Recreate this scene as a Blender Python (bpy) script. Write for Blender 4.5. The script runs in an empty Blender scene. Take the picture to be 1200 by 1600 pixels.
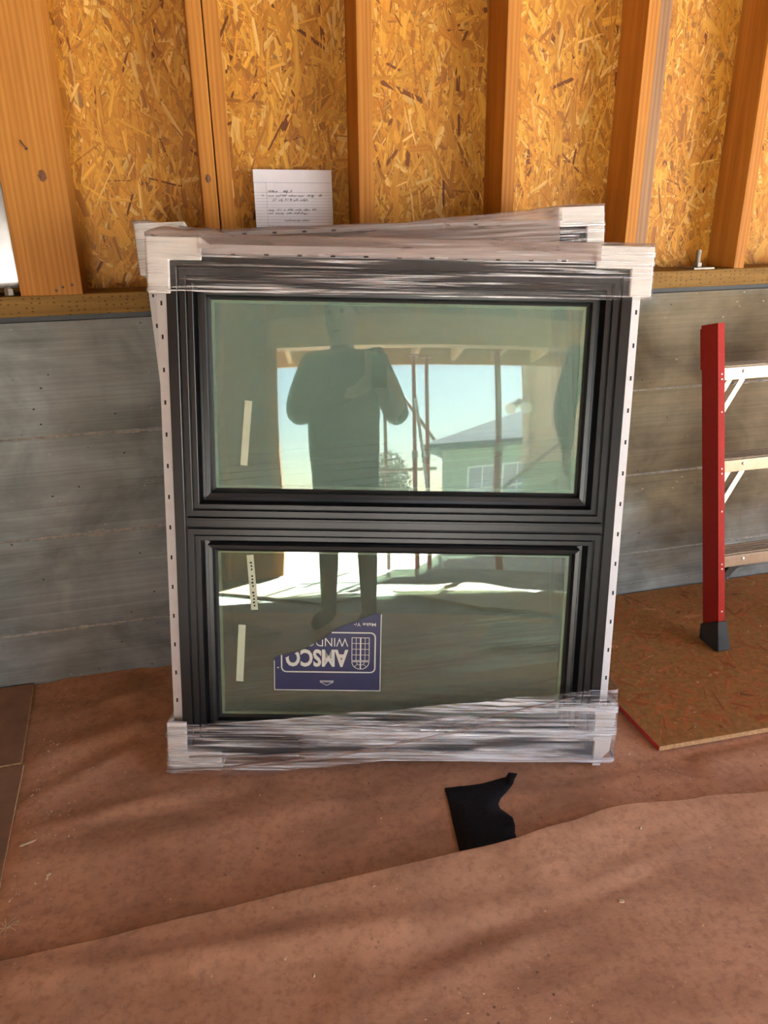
import bpy, bmesh, math, random
import numpy as np
from mathutils import Vector, Matrix, noise
random.seed(7)
RNG = np.random.default_rng(11)
scene = bpy.context.scene
col = scene.collection
PI = math.pi

# ------------------------------------------------------------------ camera
def cam_axes(pitch, yaw, roll):
    f0 = Vector((math.sin(yaw), math.cos(yaw), 0)); r0 = Vector((math.cos(yaw), -math.sin(yaw), 0)); u0 = Vector((0, 0, 1))
    f = f0*math.cos(pitch)-u0*math.sin(pitch); u = u0*math.cos(pitch)+f0*math.sin(pitch)
    r = r0*math.cos(roll)+u*math.sin(roll); u2 = u*math.cos(roll)-r0*math.sin(roll)
    return r, u2, f
CAM_POS = Vector((0, -2.1553, 1.3442))
r_, u_, f_ = cam_axes(.3814, .2445, -.0181)
cd = bpy.data.cameras.new('camera'); cam = bpy.data.objects.new('camera', cd); col.objects.link(cam)
cam.matrix_world = Matrix(((r_.x, u_.x, -f_.x, CAM_POS.x), (r_.y, u_.y, -f_.y, CAM_POS.y), (r_.z, u_.z, -f_.z, CAM_POS.z), (0, 0, 0, 1)))
cd.sensor_fit = 'VERTICAL'; cd.sensor_height = 36; cd.lens = 1155/1600*36
cd.clip_start = .02; cd.clip_end = 300
scene.camera = cam
scene.cycles.caustics_reflective = False; scene.cycles.caustics_refractive = False

# ------------------------------------------------------------------ sky, sun, exposure
SUN_DIR = Vector((.12, -.80, .60)).normalized()          # towards the sun: low over the yard, behind the photographer
world = bpy.data.worlds.new('sky'); scene.world = world; world.use_nodes = True
wn = world.node_tree.nodes; wl = world.node_tree.links
sky = wn.new('ShaderNodeTexSky'); sky.sky_type = 'NISHITA'; sky.sun_disc = False
sky.sun_elevation = math.asin(SUN_DIR.z); sky.sun_rotation = math.atan2(SUN_DIR.x, SUN_DIR.y)
sky.air_density = 1.0; sky.dust_density = .6; sky.ozone_density = 1.2
bg = wn['Background']; bg.inputs['Strength'].default_value = .07
wl.new(sky.outputs[0], bg.inputs[0])
sd = bpy.data.lights.new('sun', 'SUN'); sd.energy = 16.0; sd.angle = .009; sd.color = (1, .96, .90)
sun = bpy.data.objects.new('sun', sd); col.objects.link(sun)
sun.rotation_euler = SUN_DIR.to_track_quat('Z', 'Y').to_euler()
vs = scene.view_settings
vs.view_transform = 'Standard'; vs.look = 'None'; vs.gamma = 1; vs.use_curve_mapping = False; vs.exposure = 3.6

# ------------------------------------------------------------------ helpers
class MB:
    def __init__(s): s.v = []; s.f = []
    def add(s, vs_, fs):
        b = len(s.v); s.v += [tuple(p) for p in vs_]; s.f += [tuple(i+b for i in f) for f in fs]; return s
    def box(s, a, b, m=None):
        x0, y0, z0 = a; x1, y1, z1 = b
        P = [Vector(p) for p in ((x0,y0,z0),(x1,y0,z0),(x1,y1,z0),(x0,y1,z0),(x0,y0,z1),(x1,y0,z1),(x1,y1,z1),(x0,y1,z1))]
        if m is not None: P = [m @ p for p in P]
        return s.add(P, [(0,3,2,1),(4,5,6,7),(0,1,5,4),(1,2,6,5),(2,3,7,6),(3,0,4,7)])
    def prism(s, poly, d0, d1, axis='z', m=None):
        n = len(poly)
        def P(p, d): return {'z': (p[0], p[1], d), 'y': (p[0], d, p[1]), 'x': (d, p[0], p[1])}[axis]
        V = [Vector(P(p, d0)) for p in poly]+[Vector(P(p, d1)) for p in poly]
        if m is not None: V = [m @ p for p in V]
        return s.add(V, [tuple(range(n))[::-1], tuple(range(n, 2*n))]+[(i, (i+1) % n, n+(i+1) % n, n+i) for i in range(n)])
    def tube(s, pts, r, n=8, cap=True):
        pts = [Vector(p) for p in pts]; rings = []
        rr = r if isinstance(r, (list, tuple)) else [r]*len(pts)
        for i, p in enumerate(pts):
            t = (pts[min(i+1, len(pts)-1)]-pts[max(i-1, 0)]).normalized()
            a = t.cross(Vector((0, 0, 1)) if abs(t.z) < .9 else Vector((1, 0, 0))).normalized(); b = t.cross(a)
            rings.append([p+(a*math.cos(2*PI*k/n)+b*math.sin(2*PI*k/n))*rr[i] for k in range(n)])
        V = [q for rg in rings for q in rg]; F = []
        for i in range(len(pts)-1):
            for k in range(n): F.append((i*n+k, i*n+(k+1) % n, (i+1)*n+(k+1) % n, (i+1)*n+k))
        if cap: F += [tuple(range(n))[::-1], tuple(range((len(pts)-1)*n, len(pts)*n))]
        return s.add(V, F)
    def ball(s, c, r, n=8, sc=(1, 1, 1)):
        V = []; F = []; m = n//2
        for i in range(m+1):
            th = PI*i/m
            for k in range(n): V.append((c[0]+r*sc[0]*math.sin(th)*math.cos(2*PI*k/n), c[1]+r*sc[1]*math.sin(th)*math.sin(2*PI*k/n), c[2]+r*sc[2]*math.cos(th)))
        for i in range(m):
            for k in range(n): F.append((i*n+k, (i+1)*n+k, (i+1)*n+(k+1) % n, i*n+(k+1) % n))
        return s.add(V, F)
    def grid(s, nx, ny, fn):
        V = [fn(i/nx, j/ny) for j in range(ny+1) for i in range(nx+1)]
        F = [(j*(nx+1)+i, j*(nx+1)+i+1, (j+1)*(nx+1)+i+1, (j+1)*(nx+1)+i) for j in range(ny) for i in range(nx)]
        return s.add(V, F)
    def build(s, name, m, parent=None, smooth=False, bevel=0, seg=2, fix=True):
        me = bpy.data.meshes.new(name); me.from_pydata(s.v, [], s.f)
        if fix or bevel:
            bm = bmesh.new(); bm.from_mesh(me)
            if bevel:
                bmesh.ops.remove_doubles(bm, verts=bm.verts, dist=1e-6)
                es = [e for e in bm.edges if len(e.link_faces) == 2 and e.calc_face_angle(0) > .5]
                bmesh.ops.bevel(bm, geom=es, offset=bevel, segments=seg, affect='EDGES', profile=.5, clamp_overlap=True)
            bmesh.ops.recalc_face_normals(bm, faces=bm.faces)
            bm.to_mesh(me); bm.free()
        return link(name, me, m, parent, smooth)
def link(name, me, m, parent=None, smooth=False):
    if m is not None and not me.materials: me.materials.append(m)
    if smooth: me.polygons.foreach_set('use_smooth', [True]*len(me.polygons))
    o = bpy.data.objects.new(name, me); col.objects.link(o)
    if parent is not None: o.parent = parent
    return o
def tag(o, label=None, cat=None, group=None, kind=None):
    if label: o['label'] = label
    if cat: o['category'] = cat
    if group: o['group'] = group
    if kind: o['kind'] = kind
    return o
def empty(name, loc=(0, 0, 0), rot=(0, 0, 0), mat=None):
    o = bpy.data.objects.new(name, None); col.objects.link(o); o.empty_display_size = .1
    if mat is not None: o.matrix_world = mat
    else: o.location = loc; o.rotation_euler = rot
    return o
def N3(x, y, z=0.): return noise.noise(Vector((x, y, z)))

# ------------------------------------------------------------------ materials
class NT:
    def __init__(s, name):
        s.m = bpy.data.materials.new(name); s.m.use_nodes = True
        s.n = s.m.node_tree.nodes; s.l = s.m.node_tree.links
        s.b = s.n['Principled BSDF']; s.out = s.n['Material Output']
    def node(s, t, **kw):
        n = s.n.new(t)
        for k, v in kw.items(): setattr(n, k, v)
        return n
    def coord(s, kind='Object', scale=(1, 1, 1), rnd=False, rot=(0, 0, 0)):
        c = s.node('ShaderNodeTexCoord'); mp = s.node('ShaderNodeMapping')
        mp.inputs['Scale'].default_value = scale; mp.inputs['Rotation'].default_value = rot
        src = c.outputs[kind]
        if rnd:
            oi = s.node('ShaderNodeObjectInfo'); ad = s.node('ShaderNodeVectorMath', operation='MULTIPLY_ADD')
            ad.inputs[1].default_value = (17, 31, 23); s.l.new(oi.outputs['Random'], ad.inputs[0]); s.l.new(src, ad.inputs[2]); src = ad.outputs[0]
        s.l.new(src, mp.inputs[0]); return mp.outputs[0]
    def noise(s, vec, scale=5, detail=4, rough=.55, dist=0):
        n = s.node('ShaderNodeTexNoise'); n.inputs['Scale'].default_value = scale; n.inputs['Detail'].default_value = detail
        n.inputs['Roughness'].default_value = rough; n.inputs['Distortion'].default_value = dist
        s.l.new(vec, n.inputs['Vector']); return n.outputs['Fac']
    def ramp(s, fac, stops):
        r = s.node('ShaderNodeValToRGB'); e = r.color_ramp.elements
        while len(e) < len(stops): e.new(.5)
        for el, (p, c) in zip(e, stops): el.position = p; el.color = (c[0], c[1], c[2], 1) if not isinstance(c, (int, float)) else (c, c, c, 1)
        s.l.new(fac, r.inputs[0]); return r.outputs[0]
    def mix(s, fac, a, b, mode='MIX'):
        n = s.node('ShaderNodeMix', data_type='RGBA', blend_type=mode)
        for i, v in ((0, fac), (6, a), (7, b)):
            if isinstance(v, (int, float)): n.inputs[i].default_value = v
            elif isinstance(v, (tuple, list)): n.inputs[i].default_value = (*v[:3], 1)
            else: s.l.new(v, n.inputs[i])
        return n.outputs[2]
    def math(s, op, a, b=0.):
        n = s.node('ShaderNodeMath', operation=op)
        for i, v in ((0, a), (1, b)):
            if isinstance(v, (int, float)): n.inputs[i].default_value = v
            else: s.l.new(v, n.inputs[i])
        return n.outputs[0]
    def bump(s, h, strength=.3, dist=.01):
        n = s.node('ShaderNodeBump'); n.inputs['Strength'].default_value = strength; n.inputs['Distance'].default_value = dist
        s.l.new(h, n.inputs['Height']); s.l.new(n.outputs[0], s.b.inputs['Normal']); return n.outputs[0]
    def set(s, color=None, rough=None, metal=None, spec=None):
        for key, v in (('Base Color', color), ('Roughness', rough), ('Metallic', metal), ('Specular IOR Level', spec)):
            if v is None: continue
            if isinstance(v, (int, float)): s.b.inputs[key].default_value = v
            elif isinstance(v, (tuple, list)): s.b.inputs[key].default_value = (*v[:3], 1)
            else: s.l.new(v, s.b.inputs[key])
        return s.m
def plain(name, c, rough=.5, metal=0, var=.12, scale=30, spec=.5, bumpy=0):
    t = NT(name); v = t.coord(); n = t.noise(v, scale, 4)
    cc = t.ramp(n, [(.25, tuple(k*(1-var) for k in c)), (.75, tuple(min(1, k*(1+var)) for k in c))])
    if bumpy: t.bump(n, bumpy, .003)
    return t.set(cc, rough, metal, spec)
def lumber(name, lo, mid, hi, axis='z', knots=True):
    t = NT(name); st = {'z': (9, 9, .55), 'x': (.55, 9, 9), 'y': (9, .55, 9)}[axis]
    v = t.coord(scale=st, rnd=True)
    n1 = t.noise(v, 3.2, 5, .6, 1.2)
    w = t.node('ShaderNodeTexWave', wave_type='BANDS', bands_direction={'z': 'X', 'x': 'Z', 'y': 'X'}[axis])
    w.inputs['Scale'].default_value = 2.6; w.inputs['Distortion'].default_value = 7; w.inputs['Detail'].default_value = 2; w.inputs['Detail Scale'].default_value = .7
    t.l.new(v, w.inputs['Vector'])
    f = t.mix(.26, n1, w.outputs['Fac'])
    c = t.ramp(f, [(.18, lo), (.5, mid), (.85, hi)])
    fine = t.noise(t.coord(scale={'z': (160, 160, 3), 'x': (3, 160, 160), 'y': (160, 3, 160)}[axis], rnd=True), 1, 3)
    c = t.mix(.28, c, t.ramp(fine, [(.3, (.68, .62, .56)), (.7, (1.08, 1.08, 1.08))]), 'MULTIPLY')
    t.bump(fine, .12, .002)
    return t.set(c, .62, 0, .3)
M = {}
M['stud'] = lumber('fir_stud', (.36, .135, .020), (.51, .21, .034), (.61, .28, .055))
M['stud_old'] = lumber('weathered_stud', (.22, .12, .06), (.34, .19, .10), (.44, .27, .15))
M['joist'] = lumber('aged_joist', (.13, .075, .035), (.2, .12, .06), (.27, .17, .09), 'y')
M['header'] = lumber('fir_header', (.42, .2, .07), (.6, .32, .12), (.7, .42, .2), 'x')
M['rafter'] = lumber('fir_rafter', (.42, .2, .07), (.6, .32, .12), (.7, .42, .2), 'y')
def mk_plate():
    t = NT('treated_plate'); v = t.coord(scale=(.6, 9, 9))
    c = t.ramp(t.noise(v, 4, 5, .6, 1), [(.2, (.14, .075, .018)), (.5, (.26, .145, .035)), (.8, (.36, .21, .06))])
    dots = t.node('ShaderNodeTexVoronoi'); dots.inputs['Scale'].default_value = 1; dots.inputs['Randomness'].default_value = .35
    t.l.new(t.coord(scale=(55, 90, 90)), dots.inputs['Vector'])
    d = t.ramp(dots.outputs['Distance'], [(.12, (.28, .26, .24)), (.24, (1, 1, 1))])
    c = t.mix(.8, c, d, 'MULTIPLY'); t.bump(dots.outputs['Distance'], .25, .004)
    return t.set(c, .7, 0, .25)
M['plate'] = mk_plate()
def mk_strand(name, palette_gain=1., grey=0.):
    t = NT(name); a = t.node('ShaderNodeAttribute', attribute_name='tint')
    uv = t.coord('UV', (1, 1, 1)); g = t.noise(t.coord('UV', (4, 130, 1)), 1, 3)
    c = t.mix(.55, a.outputs['Color'], t.ramp(g, [(.3, (.58, .5, .4)), (.65, (1.12, 1.12, 1.1))]), 'MULTIPLY')
    t.bump(g, .2, .0015)
    return t.set(c, .55, 0, .35)
M['strand'] = mk_strand('wood_strand'); 
M['osb'] = plain('osb_core', (.36, .17, .045), .7, var=.3, scale=60)
M['roof_deck'] = plain('dark_roof_deck', (.17, .13, .09), .8, var=.25, scale=8)
M['osb_edge'] = plain('osb_cut_edge', (.62, .37, .17), .8, var=.35, scale=120, bumpy=.4)
M['red_edge'] = plain('red_sealed_edge', (.6, .05, .035), .6, var=.2)
def mk_concrete():
    t = NT('board_formed_concrete'); v = t.coord('Object')
    big = t.noise(t.coord(scale=(1.6, 1, 2.2)), 2.2, 5, .6, .6)
    c = t.ramp(big, [(.26, (.11, .104, .094)), (.5, (.215, .205, .185)), (.76, (.33, .32, .295))])
    dn = t.node('ShaderNodeVectorMath', operation='DISTANCE'); t.l.new(v, dn.inputs[0]); dn.inputs[1].default_value = (1.75, 0, .7)   # formwork brown on the right; warm-right, cool-left light painted into the colour
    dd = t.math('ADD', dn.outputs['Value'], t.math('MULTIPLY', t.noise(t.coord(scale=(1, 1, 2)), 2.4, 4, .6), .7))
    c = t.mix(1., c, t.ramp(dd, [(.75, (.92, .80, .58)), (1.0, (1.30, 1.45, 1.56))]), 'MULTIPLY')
    gr = t.noise(t.coord(scale=(1.1, 1.1, 130)), 1, 5, .6, .3)
    c = t.mix(.5, c, t.ramp(gr, [(.3, (.66, .65, .63)), (.7, (1.22, 1.22, 1.2))]), 'MULTIPLY')
    drip = t.noise(t.coord(scale=(26, 26, 1.3)), 1, 3, .5)
    c = t.mix(.10, c, t.ramp(drip, [(.35, (.55, .52, .48)), (.6, (1.1, 1.1, 1.1))]), 'MULTIPLY')
    sp = t.node('ShaderNodeTexVoronoi'); sp.inputs['Scale'].default_value = 26; t.l.new(t.coord(scale=(1, 1, 1.6)), sp.inputs['Vector'])
    zone = t.noise(t.coord(scale=(3, 3, 6)), 2, 3)
    spk = t.math('MULTIPLY', t.ramp(sp.outputs['Distance'], [(.05, 1), (.12, 0)]), t.ramp(zone, [(.52, 0), (.62, 1)]))
    c = t.mix(spk, c, (.5, .48, .43))
    pit = t.node('ShaderNodeTexVoronoi'); pit.inputs['Scale'].default_value = 19; t.l.new(t.coord(scale=(1, 1, 1.2), rot=(0, .5, 0)), pit.inputs['Vector'])
    c = t.mix(t.ramp(pit.outputs['Distance'], [(.04, 1), (.075, 0)]), c, (.06, .055, .05))
    t.bump(t.mix(.5, gr, big), .35, .006)
    return t.set(c, .78, 0, .3)
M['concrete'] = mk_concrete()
M['mortar'] = plain('joint_fins', (.46, .44, .40), .85, var=.35, scale=60, bumpy=.6)
def mk_paper(name, base, seed):
    t = NT(name); off = (seed, seed*2, 0)
    v = t.coord(scale=(1, 1, 1)); a = t.noise(v, 2.6+seed*.1, 5, .6, .8)
    c = t.ramp(a, [(.25, tuple(k*.72 for k in base)), (.5, base), (.75, tuple(k*1.2 for k in base))])
    st = t.noise(t.coord(scale=(1.2, 3.2, 1)), 3.5, 4, .5, .6)
    c = t.mix(.3, c, t.ramp(st, [(.34, (.52, .44, .38)), (.5, (1, 1, 1)), (.8, (1.14, 1.12, 1.1))]), 'MULTIPLY')
    blot = t.noise(t.coord(scale=(1, 1.6, 1)), 5, 3, .45, .4)
    c = t.mix(.25, c, t.ramp(blot, [(.34, (.55, .48, .42)), (.5, (1, 1, 1))]), 'MULTIPLY')
    speck = t.noise(v, 55, 4, .7)
    c = t.mix(.5, c, t.ramp(speck, [(.34, (.6, .54, .5)), (.5, (1, 1, 1)), (.72, (1.16, 1.16, 1.16))]), 'MULTIPLY')
    sp = t.node('ShaderNodeTexVoronoi'); sp.inputs['Scale'].default_value = 38; t.l.new(v, sp.inputs['Vector'])
    zone = t.noise(v, 4, 3)
    dirt = t.math('MULTIPLY', t.ramp(sp.outputs['Distance'], [(.06, 1), (.15, 0)]), t.ramp(zone, [(.53, 0), (.62, 1)]))
    c = t.mix(t.math('MULTIPLY', dirt, .7), c, (.07, .035, .02))
    fib = t.noise(t.coord(scale=(90, 140, 1)), 1, 3)
    t.bump(t.mix(.55, fib, a), .3, .006)
    return t.set(c, .66, 0, .28)
M['paper'] = mk_paper('kraft_paper', (.66, .35, .205), .3)
M['paper2'] = mk_paper('kraft_paper_front', (.64, .35, .21), 1.7)
M['hardboard'] = plain('brown_hardboard', (.30, .16, .09), .6, var=.25, scale=14)
M['felt'] = plain('black_felt', (.012, .011, .012), .8, var=.4, scale=80, spec=.2, bumpy=.4)
def mk_black():
    t = NT('black_vinyl_frame'); n = t.noise(t.coord(scale=(1, 1, 1)), 240, 3)
    t.bump(n, .04, .001)
    return t.set((.008, .008, .0095), .30, 0, .48)
M['black'] = mk_black()
M['gasket'] = plain('dark_gasket', (.006, .006, .007), .5)
M['fin'] = plain('white_vinyl_fin', (.8, .79, .82), .4, var=.05)
M['foam'] = None
def mk_foam():
    t = NT('white_foam_board'); n = t.noise(t.coord(scale=(6, 40, 90)), 1, 4)
    c = t.ramp(n, [(.3, (.80, .77, .72)), (.7, (.92, .89, .84))]); t.bump(n, .3, .003)
    return t.set(c, .55, 0, .4)
M['foam'] = mk_foam()
M['slot'] = plain('dark_slot', (.02, .02, .022), .8)
M['spacer'] = plain('pale_spacer', (.62, .64, .52), .4)
M['tape'] = plain('pale_tape', (.62, .68, .50), .6, var=.06)
M['navy'] = plain('navy_label', (.012, .014, .085), .35, var=.08)
M['print'] = plain('white_print', (.72, .72, .66), .5, var=.03)
def mk_glass(name, refl, haze, hazecol, tint):
    t = NT(name); t.n.remove(t.b)
    tr = t.node('ShaderNodeBsdfTransparent'); tr.inputs[0].default_value = (*tint, 1)
    gl = t.node('ShaderNodeBsdfGlossy'); gl.inputs['Roughness'].default_value = .0; gl.inputs[0].default_value = (.93, 1, .97, 1)
    df = t.node('ShaderNodeBsdfDiffuse'); df.inputs[0].default_value = (*hazecol, 1)
    lw = t.node('ShaderNodeFresnel'); lw.inputs[0].default_value = 1.5
    fac = t.math('ADD', lw.outputs[0], refl-.04)
    hz = t.noise(t.coord(scale=(2.2, 1, 3)), 2, 3, .5)
    m1 = t.node('ShaderNodeMixShader'); t.l.new(t.math('MULTIPLY', t.ramp(hz, [(.2, .75), (.8, 1.)]), haze), m1.inputs[0]); t.l.new(tr.outputs[0], m1.inputs[1]); t.l.new(df.outputs[0], m1.inputs[2])
    m2 = t.node('ShaderNodeMixShader'); t.l.new(fac, m2.inputs[0]); t.l.new(m1.outputs[0], m2.inputs[1]); t.l.new(gl.outputs[0], m2.inputs[2])
    t.l.new(m2.outputs[0], t.out.inputs[0]); return t.m
M['glass_up'] = mk_glass('hazy_low_e_glass', .055, .25, (.62, .90, .78), (.86, .94, .88))
M['glass_lo'] = mk_glass('low_e_glass', .062, .13, (.66, .74, .58), (.86, .94, .86))
def mk_film(name, lo, hi, tint=(.96, .95, .95), dcol=(.62, .52, .50), th=(.46, .60), rough=.08, milk=.4):
    t = NT(name); t.n.remove(t.b)
    tr = t.node('ShaderNodeBsdfTransparent'); tr.inputs[0].default_value = (*tint, 1)
    gl = t.node('ShaderNodeBsdfGlossy'); gl.inputs['Roughness'].default_value = rough; gl.inputs[0].default_value = (.95, .95, .97, 1)
    df = t.node('ShaderNodeBsdfDiffuse'); df.inputs[0].default_value = (*dcol, 1)
    s1 = t.noise(t.coord(scale=(3, 2, 240)), 1, 5, .6, .5); s2 = t.noise(t.coord(scale=(2, 2, 34)), 1, 4, .5, 1.)
    f = t.mix(.45, s1, s2)
    bp = t.node('ShaderNodeBump'); bp.inputs['Strength'].default_value = .9; bp.inputs['Distance'].default_value = .008
    t.l.new(f, bp.inputs['Height']); t.l.new(bp.outputs[0], gl.inputs['Normal'])
    m0 = t.node('ShaderNodeMixShader'); t.l.new(t.ramp(s2, [(.3, lo*.4), (.75, lo)]), m0.inputs[0]); t.l.new(tr.outputs[0], m0.inputs[1]); t.l.new(df.outputs[0], m0.inputs[2])
    m1 = t.node('ShaderNodeMixShader'); t.l.new(t.ramp(f, [(th[0], hi*.05), (th[1], hi)]), m1.inputs[0]); t.l.new(m0.outputs[0], m1.inputs[1]); t.l.new(gl.outputs[0], m1.inputs[2])
    t.l.new(m1.outputs[0], t.out.inputs[0])
    sc = t.node('ShaderNodeBsdfDiffuse'); sc.inputs[0].default_value = (.82, .84, .90, 1)      # milky stretch lines in the plastic
    ms = t.node('ShaderNodeMixShader'); ms.inputs[0].default_value = milk; t.l.new(gl.outputs[0], ms.inputs[1]); t.l.new(sc.outputs[0], ms.inputs[2]); t.l.new(ms.outputs[0], m1.inputs[2])
    return t.m
M['film'] = mk_film('stretch_film', .03, .9, th=(.51, .60), milk=.38)
M['film_thick'] = mk_film('bunched_stretch_film', .8, .6, dcol=(.46, .33, .28), th=(.5, .66))  # brown reflection of floor and wood painted in as diffuse colour
M['red'] = plain('red_fibreglass', (.42, .03, .022), .5, var=.1, scale=90, spec=.12)
M['alu'] = plain('brushed_aluminium', (.5, .40, .30), .42, .8, var=.12, scale=60)
M['rivet'] = plain('steel_rivet', (.7, .66, .62), .3, .9)
M['rubber'] = plain('black_rubber', (.035, .034, .032), .6, var=.25)
M['galv'] = plain('galvanized_steel', (.55, .58, .6), .38, .85, var=.18, scale=14)
M['steel'] = plain('dull_steel', (.32, .28, .24), .5, .8, var=.25)
M['pad'] = plain('white_pad_paper', (.88, .88, .98), .7, var=.03)
M['rule'] = plain('pale_blue_rule', (.40, .42, .58), .7)
M['margin'] = plain('pink_margin', (.6, .36, .4), .7)
M['ink'] = plain('dark_ink', (.03, .03, .10), .6)
M['chip'] = plain('pale_wood_chip', (.72, .52, .32), .7, var=.3, scale=90)
M['cardboard'] = plain('grey_pad_board', (.3, .24, .19), .8)
M['knot'] = plain('dark_knot', (.16, .06, .018), .6, var=.4, scale=120)
M['nail'] = plain('rusty_nail', (.08, .045, .03), .5, .6)

# ------------------------------------------------------------------ structure
X0, X1, YF, ZC = -2.6, 3.4, -4.8, 2.72
OPL, OPR, HZ, FYAW = -1.50, 3.2, 2.0, -.297
def front_y(x): return YF+(x-OPL)*math.tan(FYAW)
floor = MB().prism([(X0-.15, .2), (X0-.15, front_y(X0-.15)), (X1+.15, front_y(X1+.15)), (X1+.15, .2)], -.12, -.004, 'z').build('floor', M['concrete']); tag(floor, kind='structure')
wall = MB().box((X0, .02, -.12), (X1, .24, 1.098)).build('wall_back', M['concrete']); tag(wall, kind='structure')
zs = [-.1, .183, .487, .788, 1.1]
for i in range(4):
    z0, z1 = zs[i]+.0015, zs[i+1]-.0015
    off = (.0, -.003, .001, -.002)[i]
    mb = MB()
    nx = 90
    def fn(a, b, z0=z0, z1=z1, off=off, i=i):
        x = X0+(X1-X0)*a; z = z0+(z1-z0)*b
        edge = .004 if b in (0, 1) else 0
        return (x, off+edge+.0018*N3(x*2.2, z*9, i*7.)+.0012*N3(x*7, z*40, i*3.), z)
    mb.grid(nx, 14, fn)
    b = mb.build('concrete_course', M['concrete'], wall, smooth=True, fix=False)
    # ragged mortar fin left where the form boards met
    if i < 3:
        mf = MB(); z = zs[i+1]; n = 260
        pts = []
        for k in range(n):
            x = X0+(X1-X0)*k/n; s = max(0, N3(x*2.3, z*9, 2.)+.28)*max(0, .5+N3(x*31, z*5, 1.))
            w = .004+.012*s; h = .001+.005*s
            mf.add([(x, .004, z-w), (x, -.003-h, z), (x, .004, z+w), (x+(X1-X0)/n, .004, z-w*.9), (x+(X1-X0)/n, -.003-h*.8, z), (x+(X1-X0)/n, .004, z+w*.9)], [(0, 3, 4, 1), (1, 4, 5, 2)])
        mf.build('joint_fin', M['mortar'], wall, fix=False)
MB().box((X0, 0.003, 1.113), (X1, .142, 1.166)).build('sill_plate', M['plate'], wall, bevel=.003)
MB().box((X0, .012, 1.098), (X1, .14, 1.1135)).build('sill_sealer', M['gasket'], wall)
def stud(x0, x1, y0=0, y1=.14, z0=1.166, z1=2.6, m='stud', lean=0):
    o = MB().box((0, y0, 0), (x1-x0, y1, z1-z0)).build('stud', M[m], wall, bevel=.002)
    o.location = (x0, 0, z0); o.rotation_euler = (0, lean, 0); return o
stA = stud(-.420, -.268, lean=.012)
stB = stud(.0625, .1005, lean=.006); stB2 = stud(.1045, .1425, .002, lean=.004)
stud(.481, .5225, lean=.01); stud(.9035, .943, lean=-.004); stud(1.314, 1.352, lean=.006)
stud(1.355, 1.394, .006, m='stud_old', lean=.003); stud(1.719, 1.757)
for x in (2.13, 2.53, 2.93, 3.3, -.86, -1.27, -1.68, -2.08, -2.5): stud(x, x+.038)
for a, b in ((2.6, 2.638), (2.638, 2.676)): MB().box((X0, 0, a), (X1, .14, b)).build('top_plate', M['header'], wall)
def knot(o, x, z, r, y=-.0008):
    mb = MB(); n = 14
    mb.add([(x, y-.0012, z)]+[(x+r*math.cos(2*PI*k/n)*(.8+.15*math.sin(3*k)), y, z+r*1.15*math.sin(2*PI*k/n)) for k in range(n)], [(0, 1+k, 1+(k+1) % n) for k in range(n)])
    return mb.build('knot', M['knot'], o, fix=False)
def nailhead(o, x, z, l=.0, y=-.001):
    mb = MB().tube([(x, y+.004, z), (x, y-.002, z)], .0035, 8)
    if l: mb.tube([(x, y-.001, z), (x-l*.6, y-.006, z+l)], .0016, 6)
    return mb.build('nail', M['nail'], o)
knot(stA, .098, .285, .012); nailhead(stA, .072, .345, .018); nailhead(stA, .105, .02); nailhead(stA, .128, .025); nailhead(stA, .088, .012)
knot(stB, .018, .275, .009)
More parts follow.
